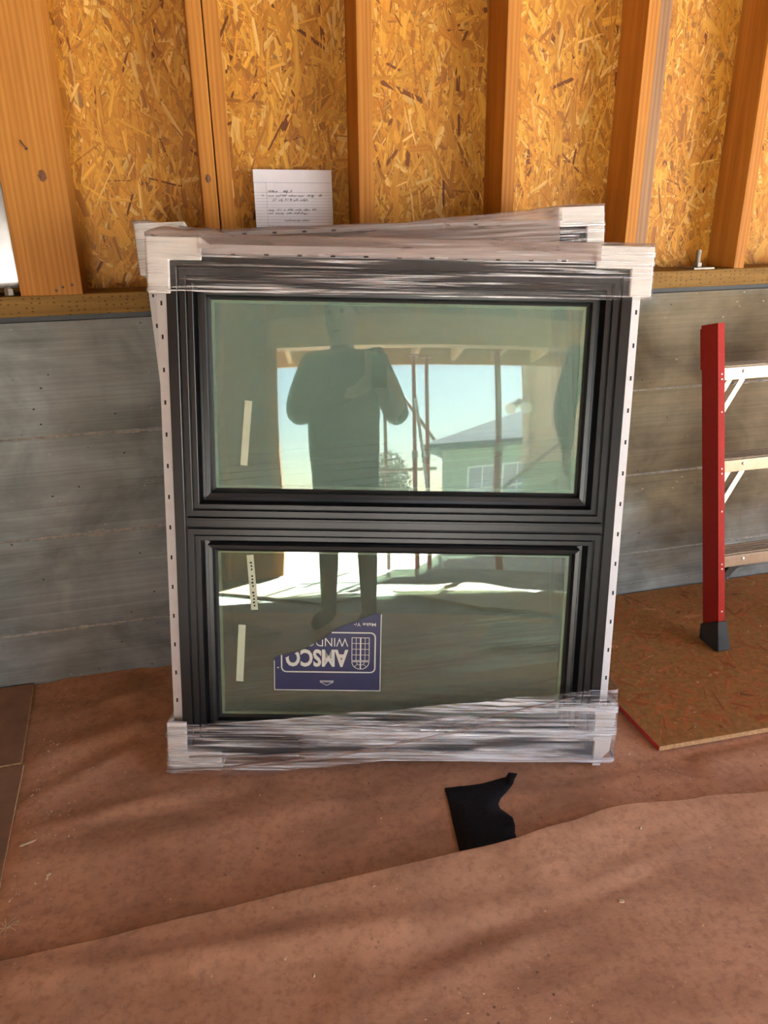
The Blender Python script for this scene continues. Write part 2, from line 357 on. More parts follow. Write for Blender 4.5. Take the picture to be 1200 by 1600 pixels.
# ---- oriented strand board: every strand a thin flake pressed on the panel
def strands(name, parent, area, n, mat, palette, to_world, lrange=(.03, .15), wrange=(.003, .017), vertical=.68, zstep=.00022, seed=1):
    rg = np.random.default_rng(seed); (a0, a1), (b0, b1) = area
    L = rg.uniform(lrange[0], lrange[1], n)*rg.uniform(.35, 1, n); Wd = rg.uniform(wrange[0], wrange[1], n)*rg.uniform(.3, 1, n)
    th = np.where(rg.random(n) < vertical, rg.normal(PI/2, .42, n), rg.uniform(0, PI, n))
    cx = rg.uniform(a0, a1, n); cz = rg.uniform(b0, b1, n)
    big = rg.random(n) < .05; Wd = np.where(big, np.maximum(Wd, .010)*1.9, Wd); L = np.where(big, np.maximum(L, .07), L)
    ch, sh = np.cos(th), np.sin(th)
    tpl = np.array([(-.5, -.35), (-.38, .5), (.42, .5), (.5, .1), (.44, -.5), (-.4, -.5)])
    T = tpl[None]*(1+rg.uniform(-.22, .22, (n, 6, 2)))
    l = T[..., 0]*L[:, None]; w = T[..., 1]*Wd[:, None]
    xx = cx[:, None]+l*ch[:, None]-w*sh[:, None]; zz = cz[:, None]+l*sh[:, None]+w*ch[:, None]
    xx = np.clip(xx, a0, a1); zz = np.clip(zz, b0, b1)
    h = rg.uniform(.0002, .0017, n)[:, None]+l/L[:, None]*rg.normal(0, zstep, n)[:, None]+w/Wd[:, None]*rg.normal(0, zstep, n)[:, None]
    h = np.clip(h, .0001, .004)
    co = to_world(xx, zz, h).reshape(-1, 3)
    me = bpy.data.meshes.new(name); me.vertices.add(n*6); me.vertices.foreach_set('co', co.astype(np.float32).ravel())
    me.loops.add(n*6); me.loops.foreach_set('vertex_index', np.arange(n*6, dtype=np.int32))
    me.polygons.add(n); me.polygons.foreach_set('loop_start', np.arange(0, n*6, 6, dtype=np.int32)); me.polygons.foreach_set('loop_total', np.full(n, 6, dtype=np.int32))
    uv = me.uv_layers.new(name='UVMap'); U = np.stack([l+cx[:, None]*7, w+cz[:, None]*9], -1).reshape(-1, 2); uv.data.foreach_set('uv', U.astype(np.float32).ravel())
    pal = np.array(palette); ci = rg.choice(len(pal), n, p=pal[:, 3]/pal[:, 3].sum()); c = pal[ci, :3]*rg.uniform(.86, 1.12, n)[:, None]
    ca = me.color_attributes.new('tint', 'FLOAT_COLOR', 'POINT')
    ca.data.foreach_set('color', np.repeat(np.c_[c, np.ones(n)], 6, 0).astype(np.float32).ravel())
    me.update(); me.validate()
    o = link(name, me, mat, parent); o['kind'] = 'stuff'; return o
PAL = [(.64, .30, .038, 6), (.72, .38, .055, 4), (.55, .235, .026, 4), (.42, .17, .026, 1.7), (.2, .066, .012, .4), (.80, .50, .15, 1.2)]
seams = [X0, -.33, .92, 2.14, X1]
for i in range(4):
    x0, x1 = seams[i]+.0015, seams[i+1]-.0015
    p = MB().box((x0, .1425, 1.1), (x1, .153, 2.87)).build('osb_panel', M['osb'], wall)
    dens = 8500 if i in (1, 2) else 5000
    strands('wood_strands', p, ((x0, x1), (1.168, 2.68)), int((x1-x0)*1.5*dens), M['strand'], PAL, lambda a, b, h: np.stack([a, .1422-h, b], -1), seed=30+i)

# ---- rest of the shell: side walls, front wall around the wide opening, ceiling
wL = MB().box((X0-.15, front_y(X0), -.12), (X0-.13, .2, ZC+.16)).build('wall_left', M['osb']); tag(wL, kind='structure')
for k in range(10): MB().box((X0-.13, -.45*k-.4, 0), (X0-.04, -.45*k-.362, ZC-.1)).build('stud', M['stud'], wL)
MB().box((X0-.13, front_y(X0)+.1, -.003), (X0-.04, -.02, .035)).build('sole_plate', M['rafter'], wL)
# unseen right side: framing left open on a low kerb to let in extra daylight
wR = MB().box((X1+.04, front_y(X1), -.12), (X1+.15, .2, .14)).box((X1+.13, -1.25, .14), (X1+.15, .2, ZC+.16)).build('unseen_open_wall_right', M['concrete']); tag(wR, kind='structure')
MB().box((X1+.04, front_y(X1), ZC-.2), (X1+.15, .2, ZC+.16)).build('unseen_top_beam', M['rafter'], wR)
for k in range(4): MB().box((X1+.04, -1.75*k-.14, .14), (X1+.13, -1.75*k-.05, ZC-.2)).build('post', M['stud'], wR)  # unseen posts of the right side left open for extra daylight
# front wall in its own frame: x runs along it from the left jamb of the wide opening
FO = Matrix.Translation((OPL, YF, 0)) @ Matrix.Rotation(FYAW, 4, 'Z')
w0, w1, ow = -1.25, 5.25, 5.1
wF = MB().box((w0, -.16, -.12), (-.042, -.14, ZC+.16)).box((ow+.042, -.16, -.12), (w1, -.14, ZC+.16)).box((-.042, -.16, HZ+.2), (ow+.042, -.14, ZC+.16)).build('wall_front', M['osb']); tag(wF, kind='structure'); wF.matrix_world = FO
MB().box((-.08, -.14, HZ), (ow+.08, 0, HZ+.24)).build('header', M['header'], wF, bevel=.003)
for x in (-.038, -.08, -.5, -.9, ow, ow+.042): MB().box((x, -.14, 0), (x+.038, 0, HZ if -.09 < x < ow+.05 else ZC-.1)).build('stud', M['stud'], wF)
for k in range(14): MB().box((w0+.2+.45*k, -.14, HZ+.24), (w0+.238+.45*k, 0, ZC-.05)).build('cripple_stud', M['stud'], wF)
ceil = MB().prism([(X0-.15, .24), (X0-.15, front_y(X0-.15)-.2), (X1+.15, front_y(X1+.15)-.2), (X1+.15, .24)], ZC+.14, ZC+.16, 'z').build('ceiling', M['roof_deck']); tag(ceil, kind='structure')
for k in range(14):
    x = X0+.1+.43*k; MB().box((x, front_y(x), ZC), (x+.038, .2, ZC+.14)).build('joist', M['joist'], ceil)
eave = MB().box((w0-.3, -1.02, HZ+.17), (w1+.3, -.17, HZ+.19)).build('trim_1', M['stud_old']); tag(eave, kind='structure'); eave.matrix_world = FO
for k in range(17): MB().box((w0+.1+.4*k, -.98, HZ+.05), (w0+.14+.4*k, -.17, HZ+.17)).build('rafter_tail', M['rafter'], eave)
MB().box((w0-.3, -1.02, HZ+.02), (w1+.3, -.98, HZ+.17)).build('fascia_board', M['header'], eave)
def mk_gravel():
    t = NT('gravel'); v = t.coord(); vo = t.node('ShaderNodeTexVoronoi'); vo.inputs['Scale'].default_value = 45; t.l.new(v, vo.inputs['Vector'])
    c = t.mix(.6, t.ramp(t.noise(v, 3, 4), [(.3, (.44, .43, .41)), (.7, (.56, .55, .52))]), vo.outputs['Color'], 'SOFT_LIGHT'); t.bump(vo.outputs['Distance'], .6, .02)
    return t.set(c, .9, 0, .2)
M['gravel'] = mk_gravel()
gr = MB().box((-40, -60, -.3), (40, 12, -.125)).build('ground', M['gravel']); tag(gr, kind='structure')

# ------------------------------------------------------------------ floor coverings
def bump_patch(x, y, cx, cy, rx, ry, h, ang=0):
    dx, dy = x-cx, y-cy; c, s = math.cos(ang), math.sin(ang); a = (dx*c+dy*s)/rx; b = (-dx*s+dy*c)/ry
    return h*math.exp(-(a*a+b*b))
def paper_back(x, y):
    z = .004+.0045*(1+N3(x*1.7, y*4.2, 3.3))+.002*N3(x*6, y*9, 8.)
    z += bump_patch(x, y, -.28, -.30, .30, .035, .012, .35)+bump_patch(x, y, -.22, -.62, .34, .03, .011, .12)+bump_patch(x, y, -.1, -.75, .5, .045, .009, .02)
    z += bump_patch(x, y, -.35, -.45, .2, .025, .009, .5)+bump_patch(x, y, .95, -.86, .5, .03, .008, -.05)+bump_patch(x, y, -.33, -.16, .2, .03, .009, .3)
    w = 1.
    if -.25 < x < 1.15: w = min(1, max(0, (-(y+.62)-.25*(x-.2))/.12))*.9+.1           # flat where the windows stand
    if x > 1.0 and y > -.84: w = .1
    if x < -.52: w *= .3
    return .002+z*w*1.0
mb = MB(); mb.grid(190, 90, lambda a, b: (-2.5+5.8*a, -1.35+1.348*b, paper_back(-2.5+5.8*a, -1.35+1.348*b)))
o = mb.build('kraft_paper_sheet', M['paper'], smooth=True, fix=False)
tag(o, 'wrinkled brown kraft paper sheet on the floor under the leaning windows', 'floor paper')
EDGE = [(-2.4, -1.04), (-.8, -1.0), (-.49, -.999), (-.315, -.997), (-.13, -.991), (.192, -.984), (.336, -.982), (.548, -.980), (.70, -.966), (.84, -.952), (1.046, -.979), (1.243, -1.004), (1.6, -1.03), (3.3, -1.1)]
def edge_y(x):
    for (a, ya), (b, yb) in zip(EDGE, EDGE[1:]):
        if a <= x <= b: t = (x-a)/(b-a); t = t*t*(3-2*t); return ya+(yb-ya)*t+.0025*N3(x*9, 4.)+.001*N3(x*40, 4.)
    return EDGE[-1][1]
def lift_at(x): return .012+.030*math.exp(-((x-.55)/.55)**2)+.005*N3(x*1.6, 9.)+.003*N3(x*5, 2.)
def paper_front(a, b):
    x = -2.4+5.7*a; lf = lift_at(x); ye = edge_y(x)-.87*(lf-.010); d = (1-b)**1.6*1.9; y = ye-d
    lift = lf*math.exp(-(d/.13)**1.4)
    z = .014+.004*N3(x*1.5, y*3, 5.)+.0018*N3(x*5, y*7, 6.)+lift
    z += bump_patch(x, y, .05, -1.10, .5, .03, .012, -.1)+bump_patch(x, y, .55, -1.17, .25, .025, -.008, .1)+bump_patch(x, y, .35, -1.24, .3, .03, .008, .15)
    z += bump_patch(x, y, .75, -1.13, .25, .02, .006, .2)+bump_patch(x, y, .15, -1.22, .05, .04, .006, .9)
    return (x, y, max(z, paper_back(x, y)+.003 if y > -1.34 else z))
mb = MB(); mb.grid(240, 80, paper_front)
o = mb.build('kraft_paper_sheet', M['paper2'], smooth=True, fix=False)
so = o.modifiers.new('thickness', 'SOLIDIFY'); so.thickness = .0012; so.offset = -1
tag(o, 'nearest brown kraft paper sheet with a lifted torn edge crossing the floor', 'floor paper')
# torn scrap of black roofing felt tucked under the near sheet
SC = [(.489, -.773), (.515, -.776), (.546, -.780), (.59, -.781), (.636, -.776), (.66, -.774), (.679, -.784), (.672, -.793), (.655, -.808), (.63, -.83), (.608, -.847), (.595, -.862), (.594, -.876), (.603, -.892), (.612, -.91), (.607, -.935), (.598, -.955), (.59, -1.0), (.452, -1.0), (.458, -.962), (.468, -.90), (.478, -.84)]
bm = bmesh.new(); vsx = [bm.verts.new((x, y, 0)) for x, y in SC]; bm.faces.new(vsx)
bmesh.ops.triangulate(bm, faces=bm.faces); bmesh.ops.subdivide_edges(bm, edges=bm.edges, cuts=2, use_grid_fill=True)
for v in bm.verts: v.co.z = paper_back(v.co.x, v.co.y)+.0035+.002*max(0, N3(v.co.x*14, v.co.y*14))+(.012 if v.co.x > .655 and v.co.y > -.80 else 0)
me = bpy.data.meshes.new('felt_scrap'); bm.to_mesh(me); bm.free()
o = link('felt_scrap', me, M['felt'], None, True); so = o.modifiers.new('thickness', 'SOLIDIFY'); so.thickness = .0015; so.offset = 1
tag(o, 'torn scrap of black roofing felt tucked under the near paper edge', 'scrap')
# OSB sheet on the right
def sheet(name, poly, z0, z1, top, label, cat, strands_area=None, red=None, front=None, n=0, pal=None, seed=5):
    root = empty(name, (poly[0][0], poly[0][1], z0)); L = root.location
    P = [(x-L.x, y-L.y) for x, y in poly]
    MB().prism(P, 0, z1-z0, 'z').build('panel', top, root)
    if strands_area:
        (a0, a1), (b0, b1) = strands_area
        o = strands('wood_strands', root, ((a0-L.x, a1-L.x), (b0-L.y, b1-L.y)), n, M['strand'], pal, lambda a, b, h: np.stack([a, b, (z1-z0)-.0008+h*.5], -1), (.02, .11), (.003, .016), .0, seed=seed)
    for (p, q, m, nm) in (red or []):
        a = Vector((p[0]-L.x, p[1]-L.y, 0)); b = Vector((q[0]-L.x, q[1]-L.y, 0)); t = (b-a).normalized(); nn = Vector((t.y, -t.x, 0))*.0012
        MB().add([a+nn, b+nn, b+nn+Vector((0, 0, z1-z0)), a+nn+Vector((0, 0, z1-z0)), a, b, b+Vector((0, 0, z1-z0)), a+Vector((0, 0, z1-z0))], [(0, 1, 2, 3), (4, 7, 6, 5), (0, 4, 5, 1), (3, 2, 6, 7)]).build(nm, m, root)
    tag(root, label, cat); return root
FPAL = [(.46, .145, .042, 6), (.50, .17, .052, 4), (.39, .118, .033, 4), (.52, .24, .10, .8), (.26, .085, .026, .8)]
sheet('osb_sheet', [(1.083, -.790), (2.6, -.84), (2.6, -.012), (1.062, -.012)], .008, .022, M['osb'], 'brown OSB sheet lying on the floor under the red ladder', 'wood sheet',
      ((1.084, 2.6), (-.787, -.014)), [((1.083, -.790), (2.6, -.84), M['osb_edge'], 'cut_edge'), ((1.062, -.012), (1.083, -.790), M['red_edge'], 'painted_edge')], n=26000, pal=FPAL)
sheet('hardboard_panel', [(-1.7, -.395), (-.563, -.390), (-.594, -.010), (-1.7, -.010)], .009, .016, M['hardboard'], 'brown hardboard panel on the floor against the left concrete wall', 'wood sheet', red=[((-.563, -.390), (-.594, -.010), M['osb_edge'], 'cut_edge'), ((-1.7, -.395), (-.563, -.390), M['osb_edge'], 'cut_edge')])
sheet('hardboard_panel', [(-1.7, -1.2), (-.512, -1.16), (-.556, -.398), (-1.7, -.400)], .008, .015, M['hardboard'], 'brown hardboard panel at the left frame edge, nearer the camera than its neighbour', 'wood sheet', red=[((-.512, -1.16), (-.556, -.398), M['osb_edge'], 'cut_edge')])

# ------------------------------------------------------------------ window units
def mitre(prof, rect, side):
    x0, z0, x1, z1 = rect; mb = MB(); A = []; B = []
    for e, w in prof:
        a, b = {'b': ((x0+e, z0+e), (x1-e, z0+e)), 't': ((x0+e, z1-e), (x1-e, z1-e)), 'l': ((x0+e, z0+e), (x0+e, z1-e)), 'r': ((x1-e, z0+e), (x1-e, z1-e))}[side]
        A.append((a[0], w, a[1])); B.append((b[0], w, b[1]))
    n = len(prof)
    return mb.add(A+B, [(i, (i+1) % n, n+(i+1) % n, n+i) for i in range(n)]+[tuple(range(n)), tuple(range(n, 2*n))[::-1]])
BOW = .0012
P_FRAME = [(0, .082), (0, .0015), (.0015, 0), (.0235, 0), (.025, .0015), (.025, .012), (.029, .012), (.029, .082)]
P_SASH = [(0, .075), (0, .013), (.0025, .013), (.0025, .005), (.0035, .004), (.0165, .004), (.0175, .005), (.0175, .014), (.0205, .014), (.0205, .010), (.0215, .009), (.0315, .009), (.0325, .010), (.0335, .052), (.0465, .053), (.0465, .075)]
P_BEAD = [(.0466, .06), (.0466, .0250), (.0475, .0240), (.0570, .0255), (.0580, .0270), (.0615, .037), (.0615, .06)]
P_GASK = [(.0616, .06), (.0616, .0385), (.0665, .041), (.0665, .06)]
def film_mesh(u0, u1, vb, vt, wf, wb, over, seed, amp=.0016, lump=None, nu=220, nv=54):
    # horizontal wrap: round the left end, across the front, round the right end
    path = [(u0+.002, wb), (u0, wb*.55), (u0, wf+.012), (u0+.004, wf+.003), (u0+.012, wf)]
    m = 60; path += [(u0+.02+(u1-u0-.04)*k/m, wf) for k in range(m+1)]
    path += [(u1-.012, wf), (u1-.004, wf+.003), (u1, wf+.012), (u1, wb*.55), (u1-.002, wb)]
    P = [Vector((a, b)) for a, b in path]; d = [0]
    for a, b in zip(P, P[1:]): d.append(d[-1]+(b-a).length)
    def at(s):
        s *= d[-1]
        for i in range(len(P)-1):
            if s <= d[i+1]: t = (s-d[i])/(d[i+1]-d[i]); return P[i].lerp(P[i+1], t)
        return P[-1]
    def fn(a, b):
        p = at(a); u, w = p.x, p.y; lo, hi = vb(u), vt(u)
        st = N3(u*4+seed, b*46, seed)*.55+N3(u*11, b*90+seed, 3.)*.3+N3(u*2.4, b*17, seed+9.)*.8
        if over and b > .70:
            t = (b-.70)/.30; v = hi-.004*t*t+.0025*N3(u*9, t*6, seed); w2 = w+(wb-w)*t
            return (u, w2+amp*st*.3, v+amp*st*1.4+(lump(u)*math.sin(PI*min(1, t*1.2+.1)) if lump else 0))
        t = b/.70 if over else b
        if not over and b > .9: w += (b-.9)*.06
        v = lo+(hi-lo)*t
        return (u, w-amp*(st+.6)-amp*1.2*abs(N3(u*3, t*24, seed+4)), v)
    mb = MB(); mb.grid(nu, nv, fn); return mb
def protector(su, sv, W, H, arm_u, arm_v, th=.050, lap=.012, fr=-.012, bk=.086):
    # right-angle foam board guard: L plate on the front, two side walls round the edge; su/sv = which corner
    def X(a): return a if su < 0 else W-a
    def Zc(b): return b if sv < 0 else H-b
    o = th-lap
    L = [(-o, -o), (arm_u, -o), (arm_u, lap), (lap, lap), (lap, arm_v), (-o, arm_v)]
    mb = MB().prism([(X(a), Zc(b)) for a, b in L], fr, -.001, 'y')
    L2 = [(-o, -o), (arm_u, -o), (arm_u, -o+.012), (-o+.012, -o+.012), (-o+.012, arm_v), (-o, arm_v)]
    mb.prism([(X(a), Zc(b)) for a, b in L2], -.001, bk, 'y')
    return mb
def pane(x0, z0, x1, z1, y, bow=BOW):
    # a sheet of glass with the slight bow sealed units have
    f = lambda a, b, d: (x0+(x1-x0)*a, y+d+bow*(1-(2*a-1)**2)*(1-(2*b-1)**2), z0+(z1-z0)*b)
    mb = MB(); mb.grid(48, 24, lambda a, b: f(a, b, 0)); mb.grid(48, 24, lambda a, b: f(a, 1-b, .004)); return mb
def window_unit(o, yaw, tilt, roll, W, H, label, front=True):
    u = Vector((math.cos(yaw), math.sin(yaw), 0)); back = Vector((-math.sin(yaw), math.cos(yaw), 0))
    v = Vector((0, 0, 1))*math.cos(tilt)+back*math.sin(tilt)
    u2 = u*math.cos(roll)+v*math.sin(roll); v2 = v*math.cos(roll)-u*math.sin(roll); n = u2.cross(v2); y = -n
    root = empty('packaged_window', mat=Matrix(((u2.x, y.x, v2.x, o[0]), (u2.y, y.y, v2.y, o[1]), (u2.z, y.z, v2.z, o[2]), (0, 0, 0, 1))))
    tag(root, label, 'window')
    for s in 'btlr': mitre(P_FRAME, (0, 0, W, H), s).build('frame_rail', M['black'], root)
    zm0, zm1 = H*.4886, H*.5075
    MB().box((.029, .006, zm0), (W-.029, .08, zm1)).build('mullion', M['black'], root, bevel=.0015)
    MB().box((.029, .0045, zm0+.006), (W-.029, .0062, zm1-.006)).build('mullion_cover', M['black'], root)
    for k, (a, b) in enumerate(((zm1+.0015, H-.026), (.026, zm0-.0015))):
        rect = (.026, a, W-.026, b)
        for s in 'btlr':
            sr = mitre(P_SASH, rect, s).build('sash_rail', M['black'], root)
            mitre(P_BEAD, rect, s).build('glazing_bead', M['black'], root)
            mitre(P_GASK, rect, s).build('gasket', M['gasket'], root)
        e = .066; gx0, gz0, gx1, gz1 = .026+e-.004, a+e-.004, W-.026-e+.004, b-e+.004
        g = M['glass_up'] if k == 0 else M['glass_lo']
        pane(gx0, gz0, gx1, gz1, .0425).build('glass_pane', g, root, smooth=True, fix=False)
        MB().box((gx0, .0585, gz0), (gx1, .0625, gz1)).build('glass_pane', M['glass_in'], root)
        for q in ((gx0, gz0, gx0+.011, gz1), (gx1-.011, gz0, gx1, gz1), (gx0+.011, gz0, gx1-.011, gz0+.011), (gx0+.011, gz1-.011, gx1-.011, gz1)):
            MB().box((q[0], .0475, q[1]), (q[2], .0575, q[3])).build('spacer_bar', M['spacer'], root)
    # nailing fin: four slotted strips
    fo, ft = .0275, .022
    for (a, b) in (((-fo, -.014), (0, H+fo)), ((W, -.014), (W+fo-.002, H+fo))):
        f = MB().box((a[0], ft, a[1]), (b[0], ft+.002, b[1])).build('nailing_fin', M['fin'], root)
        mb = MB(); z = .06
        while z < H-.05: q = a[0]+(.008 if a[0] < 0 else .016); mb.box((q, ft-.0006, z), (q+.0042, ft+.0002, z+.0105)); z += .0762
        tag(mb.build('nail_slots', M['slot'], f), kind='stuff')
    for (a, b) in (((0, -.014), (W, 0)), ((0, H), (W, H+(fo if front else .014)))):
        f = MB().box((a[0], ft, a[1]), (b[0], ft+.002, b[1])).build('nailing_fin', M['fin'], root)
        mb = MB(); x = .07
        while x < W-.05: mb.box((x, ft-.0006, a[1]+.005), (x+.0105, ft+.0002, a[1]+.0095)); x += .0762
        tag(mb.build('nail_slots', M['slot'], f), kind='stuff')
    protector(-1, 1, W, H, .085, .085).build('corner_protector', M['foam'], root, bevel=.003)
    protector(1, 1, W, H, .093, .072).build('corner_protector', M['foam'], root, bevel=.003)
    protector(-1, -1, W, H, .10, .095).build('corner_protector', M['foam'], root, bevel=.003)
    MB().prism([(W-.011, -.012), (W+.010, -.012), (W+.014, .012), (W+.031, .030), (W+.041, .152), (W-.010, .152), (W-.014, .062), (W-.009, .056)], -.012, -.001, 'y').prism([(W+.031, .032), (W+.033, .030), (W+.041, .152), (W+.033, .152)], -.001, .086, 'y').build('corner_protector', M['foam'], root, bevel=.003)
    lump = lambda u: .020*math.exp(-((u+.0)/.05)**2)+.016*math.exp(-((u-.095)/.04)**2)+.006*math.exp(-((u-.5)/.15)**2)+.004*N3(u*14, 2.)
    if not front: lump = lambda u: .002*N3(u*14, 2.)
    sag = lambda u: 0 if front else -.028*min(1, max(0, (u+.005)/.13))*min(1, max(0, (W-.06-u)/.45))**.8
    fm = film_mesh(-.043, W+.043, lambda u: H-.081+.003*N3(u*12, 1.), lambda u: H+.044+sag(u)+.003*N3(u*6, 5.), -.0155, .092, True, 3. if front else 12., lump=lump).build('stretch_film', M['film'], root, smooth=True, fix=False)
    fm.data.materials.append(M['film_thick'])
    for p in fm.data.polygons: p.material_index = 1 if p.center.z > H+.003 and .075 < p.center.x < W-.085 or p.center.z > H+.040 or (not front and .07 < p.center.x < W-.09) else 0
    film_mesh(-.043, W+.0435, lambda u: -.043+.003*N3(u*9, 1.)+(.043)*min(1, max(0, (u-.22)/.3)), lambda u: .088+.004*N3(u*10, 7.)+.112*min(1, max(0, u/W))**1.15, -.0165, .092, False, 21., amp=.0022).build('stretch_film', M['film2'], root, smooth=True, fix=False)
    film_mesh(.30, W+.0450, lambda u: .006+.006*N3(u*9, 3.), lambda u: .075+.09*min(1, max(0, (u-.3)/.75))+.006*N3(u*7, 2.), -.0225, .05, False, 33., amp=.0028).build('stretch_film', M['film2'], root, smooth=True, fix=False)
    return root
M['glass_in'] = mk_glass('inner_pane_glass', .045, .0, (.6, .7, .6), (.5, .56, .5))
M['film2'] = mk_film('stretch_film_lower', .05, .85, th=(.47, .57), milk=.45)
win = window_unit((-.14006, -.52359, .055), -.2369, .18284, -.03712, 1.07237, 1.23657, 'black double-sash window with foam corners, nearest of the two leaning on the wall')
rear = window_unit((-.06686, -.30619, .050), -.09147, .15095, .01847, 1.14691, 1.26311, 'shrink-wrapped window leaning behind the front one, mostly hidden, one white corner showing', front=False)
# bunched film: rope along the lower left and gathered tail under the corner
mb = MB()
def rope(pts, r, seed):
    P = []
    for i in range(len(pts)-1):
        for k in range(10):
            t = k/10; a = Vector(pts[i]); b = Vector(pts[i+1]); P.append(a.lerp(b, t)+Vector((0, .002*N3(i+t, seed), .004*N3((i+t)*1.7, seed+5))))
    P.append(Vector(pts[-1])); mb.tube(P, [r*(.6+.5*abs(N3(j*.4, seed))) for j in range(len(P))], 7)
rope([(-.04, -.022, -.034), (.1, -.022, -.026), (.25, -.024, -.004), (.42, -.025, .018), (.60, -.024, .062), (.74, -.022, .095), (.86, -.02, .12)], .0055, 1.)
rope([(.02, -.021, .005), (.2, -.024, .012), (.36, -.025, .024), (.5, -.024, .03), (.66, -.022, .022), (.78, -.02, .02)], .004, 4.)
rope([(.3, -.02, .055), (.5, -.023, .066), (.64, -.022, .088), (.8, -.02, .13), (1.0, -.02, .18)], .003, 7.)
mb.build('film_rope', M['film_thick'], win, smooth=True)

# ---- things stuck on the glass of the front window
def strip(p, q, w, y=.0418, nm='tape_strip'):
    a = Vector((p[0], 0, p[1])); b = Vector((q[0], 0, q[1])); t = (b-a).normalized(); n = Vector((t.z, 0, -t.x))*w/2
    V = [a-n, a+n, b+n, b-n]
    return MB().add([(k.x, y, k.z) for k in V]+[(k.x, y+.0006, k.z) for k in V], [(0, 1, 2, 3), (7, 6, 5, 4), (0, 4, 5, 1), (1, 5, 6, 2), (2, 6, 7, 3), (3, 7, 4, 0)]).build(nm, M['tape'], win)
strip((.184, .912), (.170, .758), .017); t2 = strip((.181, .537), (.190, .396), .017); strip((.158, .356), (.149, .205), .018)
mb = MB()
for k in range(14):
    z = .515-.0085*k; x = .1835+.0005*k
    if k not in (3, 8): mb.box((x-.002-.0015*(k % 3 == 0), .0413, z), (x+.002, .0417, z+.0045))
tag(mb.build('tape_print', M['slot'], t2), kind='stuff')
# navy label, hung upside down (the window stands on its head); far corner cut off to imitate a reflection covering it
SX0, SX1, SZ0, SZ1 = .236, .5075, .182, .390
sy = .0416
lab = [(SX0, SZ0), (SX1, SZ0), (SX1, SZ1), (.482, .3865), (.455, .374), (.44, .367), (.41, .356), (.385, .341), (.36, .322), (.33, .300), (.30, .288), (.27, .280), (.248, .275), (.239, .270), (SX0, .262)]
st = MB().prism(lab, sy, sy+.0006, 'y').build('brand_label', M['navy'], win)
def in_lab(x, z):
    c = False; n = len(lab)
    for i in range(n):
        (x1, z1), (x2, z2) = lab[i], lab[(i+1) % n]
        if (z1 > z) != (z2 > z) and x < (x2-x1)*(z-z1)/(z2-z1)+x1: c = not c
    return c
mbp = MB()
def pl(pts, w, clip=True, closed=False):                    # a printed line of width w through the points
    if closed: pts = pts+[pts[0]]
    for p, q in zip(pts, pts[1:]):
        a = Vector((p[0], p[1])); b = Vector((q[0], q[1])); L = (b-a).length; k = max(1, int(L/.004)); t = (b-a)/L; n = Vector((t.y, -t.x))*w/2
        for i in range(k):
            c0 = a+(b-a)*i/k-t*w*.3*(i == 0); c1 = a+(b-a)*(i+1)/k+t*w*.3*(i == k-1); mid = (c0+c1)/2
            if clip and not in_lab(mid.x, mid.y): continue
            mbp.add([(z.x, sy-.0004, z.y) for z in (c0-n, c0+n, c1+n, c1-n)], [(0, 1, 2, 3)])
pl([(.2375, .262), (.2375, .1835), (.506, .1835), (.506, .3885)], .0022)
bx0, bx1, bz0, bz1, br = .256, .492, .233, .339, .012       # rounded box round the brand name
rr = []
for cx, cz, a0 in ((bx1-br, bz1-br, 0), (bx0+br, bz1-br, 90), (bx0+br, bz0+br, 180), (bx1-br, bz0+br, 270)):
    for k in range(5): a = math.radians(a0+22.5*k); rr.append((cx+br*math.cos(a), cz+br*math.sin(a)))
pl(rr, .0034, closed=True)
for s, xa in ((1, .456), (-1, .4545)):                      # arched window emblem, head down
    xb = xa+s*.021 if s > 0 else xa-.021
    lo, hi = .265, .326
    pl([(xa, lo), (xb, lo), (xb, hi), (xa, hi)], .0016, closed=True)
    pl([((xa+xb)/2, lo), ((xa+xb)/2, hi)], .0013)
    for k in (1, 2, 3): pl([(xa, lo+(hi-lo)*k/4), (xb, lo+(hi-lo)*k/4)], .0013)
    arc = [(xa+(xb-xa)*math.sin(t), .262-.020*math.cos(t)) for t in [PI/2*k/6 for k in range(7)]]
    pl([(xa, .262)]+arc[::-1]+[(xa, .262)], .0016)
    a2 = [(xa+(xb-xa)*.45*math.sin(t), .262-.009*math.cos(t)) for t in [PI/2*k/4 for k in range(5)]]
    pl(a2, .0012); pl([(xa+(xb-xa)*.32, .2556), (xa+(xb-xa)*.7, .248)], .0012)
pl([(.353, .206), (.387, .206), (.370, .197), (.353, .206)], .0012); pl([(.353, .209), (.387, .209)], .0016)
pl([(.246, .243), (.248, .244)], .003)
tag(mbp.build('label_lines', M['print'], st, fix=False), kind='stuff')
def text_mesh(s, size, extra=0., xs=1.):
    cu = bpy.data.curves.new('t', 'FONT'); cu.body = s; cu.size = size; cu.offset = extra; cu.resolution_u = 3
    ob = bpy.data.objects.new('t', cu); col.objects.link(ob); bpy.context.view_layer.update()
    me = bpy.data.meshes.new_from_object(ob.evaluated_get(bpy.context.evaluated_depsgraph_get()))
    bpy.data.objects.remove(ob); bpy.data.curves.remove(cu)
    co = np.zeros(len(me.vertices)*3); me.vertices.foreach_get('co', co); co = co.reshape(-1, 3)
    return me, co
def label_text(s, xr, xl, z_base, z_top, extra, name, upto=None, parent=None, mat=None, y=None, rot=True):
    me, co = text_mesh(s, .1, extra)
    mn, mx = co.min(0), co.max(0); k = (co-mn)/(mx-mn+1e-9)
    if rot: x = xr+(xl-xr)*k[:, 0]; z = z_base+(z_top-z_base)*k[:, 1]
    else: x = xl+(xr-xl)*k[:, 0]; z = z_base+(z_top-z_base)*k[:, 1]
    out = np.stack([x, np.full(len(x), (sy-.0005) if y is None else y), z], 1)
    me.vertices.foreach_set('co', out.astype(np.float32).ravel()); me.update()
    return link(name, me, mat or M['print'], parent or st)
